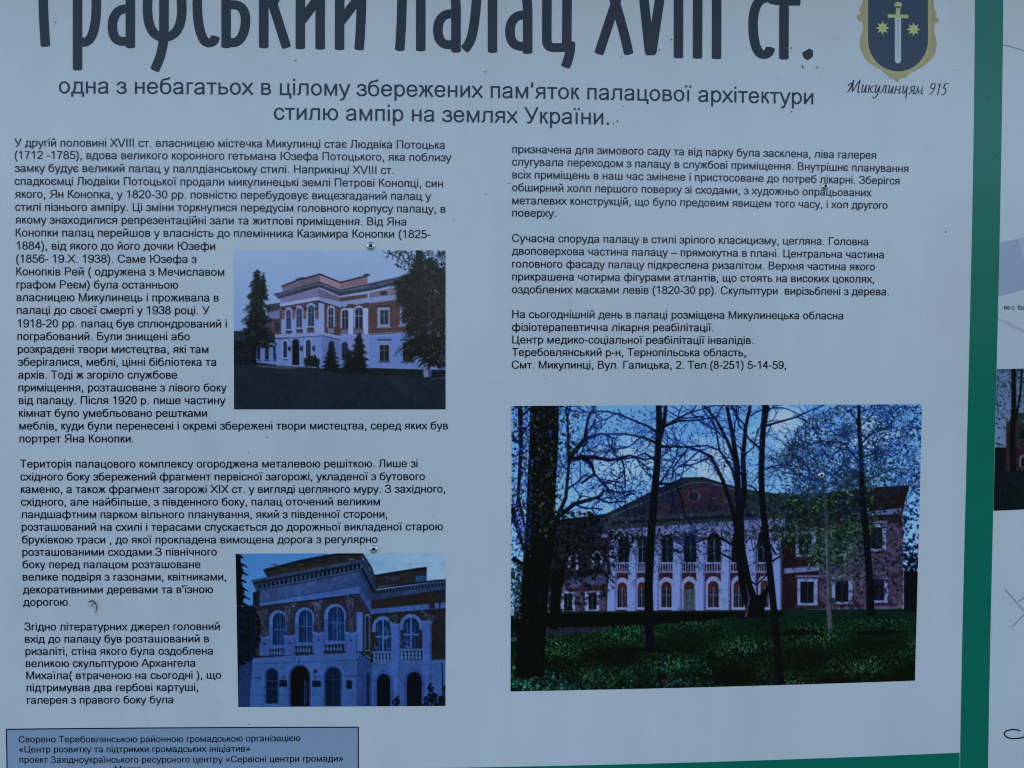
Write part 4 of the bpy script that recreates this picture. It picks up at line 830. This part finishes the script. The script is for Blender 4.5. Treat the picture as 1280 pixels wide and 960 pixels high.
# ------------------------------------------------------------------ the board
board = bpy.data.objects.new('information_board', None); COL.objects.link(board); board.location = (0, 0.02, 0.6); bpy.context.view_layer.update()
prop(board, label='large white information board printed with Ukrainian text, palace photographs and a green border', category='information board')

# bare white sheet with its core and backing
X0, Y0, X1, Y1 = -70, -118, 1560, 1130
def outline(x0, y0, x1, y1, n=24):
    t = np.linspace(0, 1, n+1)[:-1]
    return np.vstack([np.stack([x0+(x1-x0)*t, 0*t+y0], 1), np.stack([0*t+x1, y0+(y1-y0)*t], 1), np.stack([x1-(x1-x0)*t, 0*t+y1], 1), np.stack([0*t+x0, y1-(y1-y0)*t], 1)])
S = sheet(outline(X0, Y0, X1, Y1)); n = len(S); c = S.mean(0)
V = flat(S, 0.0)+flat(S, 0.004); F = [tuple(range(n))[::-1], tuple(range(n, 2*n))]+[(i, (i+1) % n, n+(i+1) % n, n+i) for i in range(n)]
panel = mesh_obj('panel', V, F, M_WHITE, board)

# pitched canopy added out of view to shade the top of the board
def added_roof():
    xs_ = sheet([(X0-60, Y0), (X1+60, Y0)]); xa, xb = xs_[0, 0], xs_[1, 0]; z = float(S[:, 1].max())+ROOF_UP
    V = []; F = []
    for sgn in (-1, 1):
        n_ = len(V)
        for x in (xa, xb):
            V += [(x, 0.02, z+.20), (x, 0.02+sgn*ROOF_OUT, z), (x, 0.02+sgn*ROOF_OUT, z+.018), (x, 0.02, z+.22)]
        F += [tuple(n_+i for i in f) for f in ((0, 1, 2, 3), (4, 7, 6, 5), (0, 4, 5, 1), (1, 5, 6, 2), (2, 6, 7, 3), (3, 7, 4, 0))]
    return mesh_obj('added_roof', V, F, inkmat('brown_stained_boards', (0.10, 0.055, 0.035), .6, .3, 14), board)
added_roof()

def band(L, poly_a, poly_b, y):  # ribbon between two measured edges
    a, b = sheet(poly_a), sheet(poly_b); n = len(a)
    L.add(np.vstack([a, b]), [(i, i+1, n+i+1, n+i) for i in range(n-1)], y)
def curve_pts(P, n=40):          # smooth curve through measured points (x as function of y or y of x)
    P = np.asarray(P, float); t = np.linspace(0, 1, len(P)); T = np.linspace(0, 1, n)
    cx = np.polyfit(t, P[:, 0], min(3, len(P)-1)); cy = np.polyfit(t, P[:, 1], min(3, len(P)-1))
    return np.stack([np.polyval(cx, T), np.polyval(cy, T)], 1)
M_GREEN = inkmat('green_printing_ink', tuple(np.array(GREEN)), var=0.12, scale=22)
L = Lettering()
def gx(y, right): # green upright: edges as measured
    e = np.polyfit([0, 100, 200, 300, 400, 500, 640, 800, 960], [1253.8, 1253.2, 1251.9, 1249.6, 1246.8, 1244.2, 1241.6, 1238.4, 1234.8] if right else [1218.3, 1218.0, 1217.2, 1215, 1211.7, 1209.2, 1206.9, 1203.4, 1199.6], 3)
    return np.polyval(e, y)
ys = np.linspace(-100, 1060, 60); yc = np.clip(ys, -60, 1000)
left = np.stack([gx(yc, False), ys], 1); right = np.stack([gx(yc, True), ys], 1)
band(L, left, right, -0.00010)
xs = np.linspace(-70, 1199.5, 60)
top = np.stack([xs, np.polyval(np.polyfit([400, 540, 800, 1000, 1200], [961.5, 960, 955, 948.5, 940.8], 2), np.clip(xs, 200, 1300))], 1); bot = top+np.array([0, 38.0])
band(L, top, bot, -0.00010)
L.build('green_border', M_GREEN, board)

# headline: brush-drawn capitals and small letters, centre lines measured on the print
L = Lettering()
TITLE = ['M 52.5 -74 C 53 -40 53.6 -10 54 0 C 54.6 20 55.6 40 56.8 57','M 50 -70 C 62 -74 76 -73 88 -69',
'M 97 -30 L 97 83 C 97 85 97 86 97 86.5','M 97 48 C 101 55 108 54.5 113 48 C 119 39 120.8 20 120.5 0 C 120.5 -17 112 -27 97 -22',
'M 163 58.8 L 163 2 C 163 -18 152 -26 141 -18','M 163 12 C 151 8.5 140.6 16 140.5 33 C 140.5 50 149 55 163 50',
'M 205 -62 L 205 40 C 204.5 56 202 70 193.5 87','M 205 47 C 190 46 184.4 32 184.4 10 C 184.4 -16 192 -28 205 -28','M 205 47 C 221 46 227.6 32 227.4 10 C 227 -16 219 -28 205 -28',
'M 268 -20 C 256 -27 246.8 -16 246.6 5 C 246.6 32 252 53 260 53.6 C 264.5 54 268 52 269 46.5',
'M 282.7 -32 L 282.7 58.6','M 284 6.2 L 292 6 C 302 6 307 14 307 25 C 307 40 301 53 292 53.4 L 284 53',
'M 329.7 -32 L 329.7 58.8','M 356 -30 C 350 -15 345 -3 340.6 5','M 340 2 L 358 58.6',
'M 375.6 -32 L 375.4 60','M 400.4 -32 L 400.2 60.4','M 378 25 L 398 -3',
'M 424.8 -32 L 424.4 61.2','M 452.4 -32 C 452 10 451 40 448.8 61.2','M 427 26 L 450 -5','M 428 -52 C 432 -42 446 -42 450 -54',
'M 503 -28 C 502.6 10 501.6 40 499.6 62.2','M 526 -28 L 526 62.6','M 497 -24 L 531 -25',
'M 570 64.2 L 570 10 C 570 -14 560 -22 549 -16','M 570 18 C 557 14.6 547.4 22 547.3 37 C 547.3 53 555 59 570 54.6',
'M 597 -28 C 596 0 594.5 25 590 44 C 588 52 585 57 581 61.4','M 615.6 -28 L 615.6 64.6','M 592 -25 L 620 -26',
'M 659.6 65.8 L 659.6 12 C 659 -14 650 -20 639 -14','M 659.6 19.6 C 647 16 637.5 24 637.4 39 C 637.4 55 646 61 659.6 56.6',
'M 683.8 -28 L 683.4 48 C 683.4 58 687 59.6 694 59.6 L 712 59.2','M 709 -28 L 708.4 58','M 713 53.4 C 713.4 64 711 73 707 83',
'M 748.8 66.4 L 770 2 L 788 -66','M 785.8 66.8 C 781 44 775 22 768 0 L 752 -66',
'M 800 -66 L 805 0 L 812 66','M 834 -66 L 824.5 0 L 814.5 66','M 808.5 63.6 L 818 63.6',
'M 848.2 -66 L 848 71.4','M 872.4 -66 L 871.8 71.8','M 896 -66 L 895.6 72.4',
'M 963 -2 C 951 -5 941.4 5 941.2 29 C 941.2 53 946 68 954 68.2 C 959 68.2 962 66 962.6 60.4',
'M 980 1 L 979.8 73','M 963.5 -1 C 976 3 988 1 999 1.5 ']
for k, d in enumerate(TITLE):
    P, cl = path_points(d, 9)
    Vq, Fq = strip(P, cl, 12.0, 11.2); L.add(sheet(Vq), Fq, -0.00015-(k % 7)*1.2e-5)
    for e, q in ((P[0], P[1]), (P[-1], P[-2])):      # slightly rounded brush ends
        dr = (e-q)/np.linalg.norm(e-q); nr = np.array([-dr[1], dr[0]]); th = np.linspace(0, np.pi, 7)
        C = e+6.0*np.cos(th)[:, None]*nr+1.7*np.sin(th)[:, None]*dr
        L.add(sheet(C), [tuple(range(7))], -0.00015-(k % 7)*1.2e-5)
L.add(sheet([(1002.4, 66), (1011, 60.8), (1016, 62.5), (1016.2, 70.6), (1009.8, 75.6), (1005, 73)]), [tuple(range(6))], -0.00015)
t_ = L.build('headline_lettering', M_TITLE, board)

def block(lines, name, mat, **kw):
    L = Lettering(); ws = []
    for t, a, b, c, d in lines:
        st = set_line(t); xs = np.concatenate([s[0][:, 0] for s in st]); ws.append((to_ideal([(c, d)])[0, 0]-to_ideal([(a, b)])[0, 0])/(xs.max()-xs.min()))
    h = float(np.median(ws))
    for t, a, b, c, d in lines: L.line(t, (a, b), (c, d), height=h, **kw)
    return L.build(name, mat, board)
block(SUB, 'subtitle_lettering', M_INK, wx=190, wy=168)
for B in (LEFT1, LEFT2, LEFT3, RIGHT1, RIGHT2, RIGHT3): block(B, 'text_paragraph', M_INK, wx=240, wy=200)

# ------------------------------------------------------------------ emblem
def part(name, polys, mat, parent, y, grow=None):
    L = Lettering()
    for P in polys: L.add(sheet(P), [tuple(range(len(P)))], y)
    return L.build(name, mat, parent)
def ec(P): return [(x/7.387+1050, y/7.387) for x, y in P]
M_GOLD = inkmat('old_gold_ink', ink((122, 124, 96)), var=0.22, scale=260); M_NAVY = inkmat('navy_ink', ink((30, 44, 62))); M_STAR = inkmat('pale_yellow_ink', ink((132, 148, 104))); M_STEEL = inkmat('light_grey_ink', ink((132, 156, 172))); M_STEEL2 = inkmat('grey_ink', ink((96, 116, 134))); M_RIM = inkmat('bright_gold_ink', ink((128, 132, 92)))
half_l = [(212, -560), (190, -470), (150, -400), (205, -330), (165, -250), (210, -160), (200, -60), (212, 0), (205, 40), (185, 66), (172, 100), (196, 112), (182, 132), (155, 140), (150, 160), (168, 190), (205, 208), (214, 250), (208, 300), (190, 335), (178, 380), (183, 430), (200, 482), (225, 535), (262, 575), (330, 620), (390, 652), (425, 684), (455, 712), (465, 730), (490, 722), (510, 745), (535, 758)]
half_r = [(545, 744), (570, 720), (600, 728), (625, 700), (640, 682), (690, 655), (760, 618), (815, 578), (858, 528), (885, 470), (893, 400), (884, 350), (868, 290), (872, 250), (880, 215), (908, 205), (918, 185), (905, 165), (885, 168), (895, 130), (872, 90), (868, 40), (862, 0), (875, -60), (865, -160), (905, -250), (870, -330), (925, -400), (885, -470), (862, -560)]
emblem = part('emblem', [ec(half_l+half_r)], M_GOLD, board, -0.00012)
a = np.linspace(0, np.pi, 25)
def shield_pts(xl, xr, yb, ye, yt): cx = (xl+xr)/2; return [(xl, yt)]+[(cx-(xr-xl)/2*math.cos(t), ye+(yb-ye)*math.sin(t)) for t in a]+[(xr, yt)]
part('gilded_rim', [ec(shield_pts(232, 840, 690, 375, -500))], M_RIM, emblem, -0.00015)
part('shield', [ec(shield_pts(258, 812, 660, 370, -480))], M_NAVY, emblem, -0.00018)
part('sword_blade', [ec([(506, 165), (563, 165), (563, 560), (552, 578), (534, 588), (516, 578), (506, 560)])], M_STEEL, emblem, -0.00021)
part('sword_fuller', [ec([(530, 172), (539, 172), (538, 540), (532, 540)])], M_STEEL2, emblem, -0.00024)
th = np.linspace(0, 2*np.pi, 17)[:-1]
part('sword_hilt', [ec([(440, 132), (632, 138), (630, 170), (440, 164)]), ec([(516, 60), (557, 60), (555, 136), (514, 136)]), ec([(536+35*math.cos(t), 46+28*math.sin(t)) for t in th])], M_STAR, emblem, -0.00022)
for cx, cy in ((392, 258), (678, 271)):
    part('star', [ec([(cx+(66 if k % 2 == 0 else 33)*math.sin(k*math.pi/8), cy-(66 if k % 2 == 0 else 33)*math.cos(k*math.pi/8)) for k in range(16)])], M_STAR, emblem, -0.00021)
L = Lettering(); L.line("Микулинцям 915", (1058.5, 115.8), (1185.5, 119.2), font=SC, wx=165, wy=95, shear=0.28, height=0.0000076/0.8)
L.build('emblem_motto', M_INK, board)

# ------------------------------------------------------------------ photographs
M_PRINT = print_mat('printed_photograph_ink')
o = photo_front().build('printed_photograph', [(292, 313), (557, 313), (557, 511.8), (292.6, 511.8)], M_PRINT, board)
o['label'] = 'printed photograph of the palace front seen across an empty forecourt'
o = photo_portico().build('printed_photograph', [(294.6, 692), (557.2, 691.2), (556.8, 882.4), (297.9, 883.8)], M_PRINT, board)
o['label'] = 'printed photograph of the palace entrance bay with arched windows'
o = photo_park().build('printed_photograph', [(639.2, 507.4), (1152.7, 505.2), (1143.6, 850.8), (638.2, 864.2)], M_PRINT, board, curve=1.2)
o['label'] = 'printed photograph of the columned palace behind bare park trees'
o = photo_next().build('printed_photograph', [(gx(461, 1)+.3, 461.3), (1452, 458), (1440, 630), (gx(638.5, 1)+.3, 638.5)], M_PRINT, board)
o['label'] = 'cropped printed photograph of dark trees beside the green border'

# ------------------------------------------------------------------ credit box at the foot
M_BOX = inkmat('pale_blue_ink', BOXC)
L = Lettering(); top = curve_pts([(8, 911.6), (100, 910.6), (250, 909.6), (447.8, 909)], 20); bt = top+np.array([[0, 88]])*1.0; bt[:, 0] += np.linspace(1.6, .2, 20)
band(L, top, bt, -0.00010); box = L.build('credit_box', M_BOX, board)
L = Lettering()
def rule(P, w, y=-0.00016):
    P = np.asarray(P, float); d = np.gradient(P, axis=0); d /= np.linalg.norm(d, axis=1)[:, None]; nr = np.stack([-d[:, 1], d[:, 0]], 1)*w/2; band(L, P+nr, P-nr, y)
rule(top, 1.5); rule(bt, 1.5); rule([top[0], bt[0]], 1.5, -0.00017); rule([top[-1], bt[-1]], 1.5, -0.00017)
L.build('box_outline', M_INK, box)
L = Lettering()
for t, a_, b_, c_, d_ in CREDIT: L.line(t, (a_, b_), (c_, d_), wx=235, wy=195)
L.line("та за підтримки програми", (25, 966), (133, 965.4), wx=190, wy=165); L.line("«Матра»", (137, 965.2), (183, 964.8), wx=230, wy=190)
L.build('credit_lettering', M_INK, box)

# ------------------------------------------------------------------ what shows of the neighbouring page
M_LILAC = inkmat('lilac_map_ink', ink((110, 131, 158))); M_LINE = inkmat('grey_pencil_ink', ink((98, 114, 138)))
part('map_area', [[(gx(304, 1)+.2, 303.5), (1282, 296.5), (1330, 280), (1350, 370), (1280, 362), (gx(372, 1)+.2, 371)]], M_LILAC, board, -0.00012)
part('map_road', [[(1272.5, 299), (1279.5, 297), (1292, 345), (1286, 347)], [(gx(399, 1)+.2, 396.5), (1290, 416.5), (1400, 470), (1400, 474), (1290, 421.5), (gx(402, 1)+.2, 400.5)]], inkmat('pale_lilac_ink', ink((122, 140, 165))), board, -0.00014)
L = Lettering(); L.line("на с. Конопківка", (1254.8, 386.8), (1306, 387.8), wx=260, wy=190, height=8.4/1244/2048); L.build('map_lettering', M_INK, board)
for P in ([(gx(57, 1)+.3, 56.4), (1270, 60.3), (1290, 66.5), (1320, 74)], [(1256, 736.5), (1268, 750), (1281, 765)], [(1273, 752.5), (1281, 746), (1296, 734)], [(1264.5, 783.5), (1272, 776.5), (1282, 766), (1296, 754)]):
    L = Lettering(); rule(curve_pts(P, 12), 1.5); L.build('map_line', M_LINE, board)
L = Lettering()
P, _ = path_points('M 1275 913.4 C 1266 910 1255.6 912.6 1255.4 917 C 1255.4 922.6 1266 924.4 1276 922.4 C 1290 919 1300 912 1312 904', 12); rule(P, 1.7)
L.build('script_flourish', M_INK, board)

# ------------------------------------------------------------------ screws
def metal(name, col, rough):
    m, nt, b = principled(name, rough); b.inputs['Base Color'].default_value = (*col, 1); b.inputs['Metallic'].default_value = 1.0; return m
M_ZINC = metal('zinc_plated_steel', (0.75, 0.74, 0.72), 0.28); M_DARK = inkmat('dark_recess', (0.008, 0.008, 0.008), 0.6)  # near-black fill for the cross in the screw head
def lathe(prof, seg=28):
    V = []; F = []
    for r, y in prof: V += [(r*math.cos(2*math.pi*k/seg), y, r*math.sin(2*math.pi*k/seg)) for k in range(seg)]
    for i in range(len(prof)-1): F += [(i*seg+k, i*seg+(k+1) % seg, (i+1)*seg+(k+1) % seg, (i+1)*seg+k) for k in range(seg)]
    F.append(tuple((len(prof)-1)*seg+k for k in range(seg))); return V, F
def screw(px, py, r, rot):
    (x, z), = sheet([(px, py)]); R = r*0.0008
    V, F = lathe([(R*1.0, 0), (R*1.02, -R*.12), (R*.97, -R*.28), (R*.82, -R*.46), (R*.58, -R*.6), (R*.42, -R*.63), (R*.40, -R*.42)])
    s = mesh_obj('screw', [(x+a, b, z+c) for a, b, c in V], F, M_ZINC, board, True)
    q = R*.13; e = R*.40; C, S_ = math.cos(rot), math.sin(rot); yb = -R*.44; yt = -R*.645
    pts = [(-q, e), (q, e), (q, q), (e, q), (e, -q), (q, -q), (q, -e), (-q, -e), (-q, -q), (-e, -q), (-e, q), (-q, q)]
    W = [(x+a*C-b*S_, yt, z+a*S_+b*C) for a, b in pts]
    mesh_obj('cross_recess', [(x+R*.38*math.cos(t), yb, z+R*.38*math.sin(t)) for t in th]+W, [tuple(range(16)), tuple(range(16, 28))], M_DARK, s)
for a_ in ((463.6, 307.6, 5.4, .3), (467.3, 686.3, 5.2, .9), (1031.2, 233, 4.4, .1), (1026.3, 594, 4.4, .6)): screw(*a_)

# ------------------------------------------------------------------ what has settled on the board
M_LEAF = inkmat('dry_brown_leaf', (0.13, 0.105, 0.08), 0.7, .4, 900)
def chip(rows, name, label, cat, mat):
    V = []; F = []
    for (x0, y0, h0), (x1, y1, h1), (x2, y2, h2) in rows:
        for (x, y, h) in ((x0, y0, h0), (x1, y1, h1), (x2, y2, h2)):
            (a_, b_), = sheet([(x, y)]); V.append((a_, -h, b_))
    for i in range(len(rows)-1):
        for j in range(2): k = i*3+j; F.append((k, k+1, k+4, k+3))
    n = len(V); V += [(a_, min(b_+0.0003, -0.0004), c_) for a_, b_, c_ in V]; F += [tuple(i+n for i in f[::-1]) for f in F]
    o = mesh_obj(name, V, F, mat); prop(o, label=label, category=cat); return o
def scrap(P, W, Hh):
    P = curve_pts(P, 14); n = len(P); rows = []
    for k in range(n):
        w_ = np.interp(k/(n-1), [0, .3, .7, 1], W); h_ = np.interp(k/(n-1), [0, .4, .8, 1], Hh); d = P[min(k+1, n-1)]-P[max(k-1, 0)]; d /= np.linalg.norm(d); nr = np.array([-d[1], d[0]])
        rows.append([(*(P[k]+nr*w_), .0005+h_*.4), (*P[k], .0008+h_), (*(P[k]-nr*w_), .0005+h_*.7)])
    return rows
chip(scrap([(110.8, 752.6), (115, 750.4), (119.4, 753), (121, 758), (119.4, 766.4)], [.5, 1.25, .9, .25], [.0005, .003, .0015, .0003]), 'dry_leaf', 'tiny curled brown scrap of dry leaf stuck on the board beside the left text column', 'leaf', M_LEAF)
L = Lettering(); L.add(sheet([(113.6, 757.4), (116.5, 753.8), (118, 754.2), (116.4, 755.4), (115.2, 757.2), (114.4, 758)]), [tuple(range(6))], -0.0009)
L.build('leaf_vein', M_LEAF, bpy.data.objects['dry_leaf'])
M_SPECK = inkmat('dirt', (0.13, 0.13, 0.13), 0.8)
L = Lettering()
def blob(x, y, r):
    t = np.sort(rnd.rand(8)*2*np.pi); L.add(sheet(np.stack([x+r*(0.6+.6*rnd.rand(8))*np.cos(t), y+r*(.6+.6*rnd.rand(8))*np.sin(t)], 1)), [tuple(range(8))], -0.00030)
rnd = np.random.RandomState(5)
for x, y, r in ((69.5, 28.6, 1.5), (81, 58.5, .9), (369.6, 76, 1.3), (606.6, 90, 1.2), (839.5, 49.5, 1.3), (824, 63, 1.4), (777, 71, .7), (989, 60, 1.2), (767, 154.5, 1.3), (771.5, 152, 1.5), (972, 97.5, .7), (989.3, 139.5, 1.5), (779, 133, .9), (334, 546.4, 1.1), (1182, 290, 1.2), (310.5, 565.6, .8), (932.7, 444.6, .9), (636, 229, 1.1), (714, 349, .6), (681.5, 473, .8), (311, 905.6, .7), (1244.8, 195, 2), (1236, 122, 1.5), (1003, 83.5, 1.6), (1021, 84, 1.4), (1194, 88, .8), (1025.5, 92.7, .8), (596, 240, .7), (567, 276, .7), (217, 777.5, .6), (607, 242.8, .8), (502, 72, .8)): blob(x, y, r)
for _ in range(70): blob(1190*rnd.rand(), 900*rnd.rand(), .25+.3*rnd.rand())
L.build('dirt_speckle', M_SPECK, board)['kind'] = 'stuff'
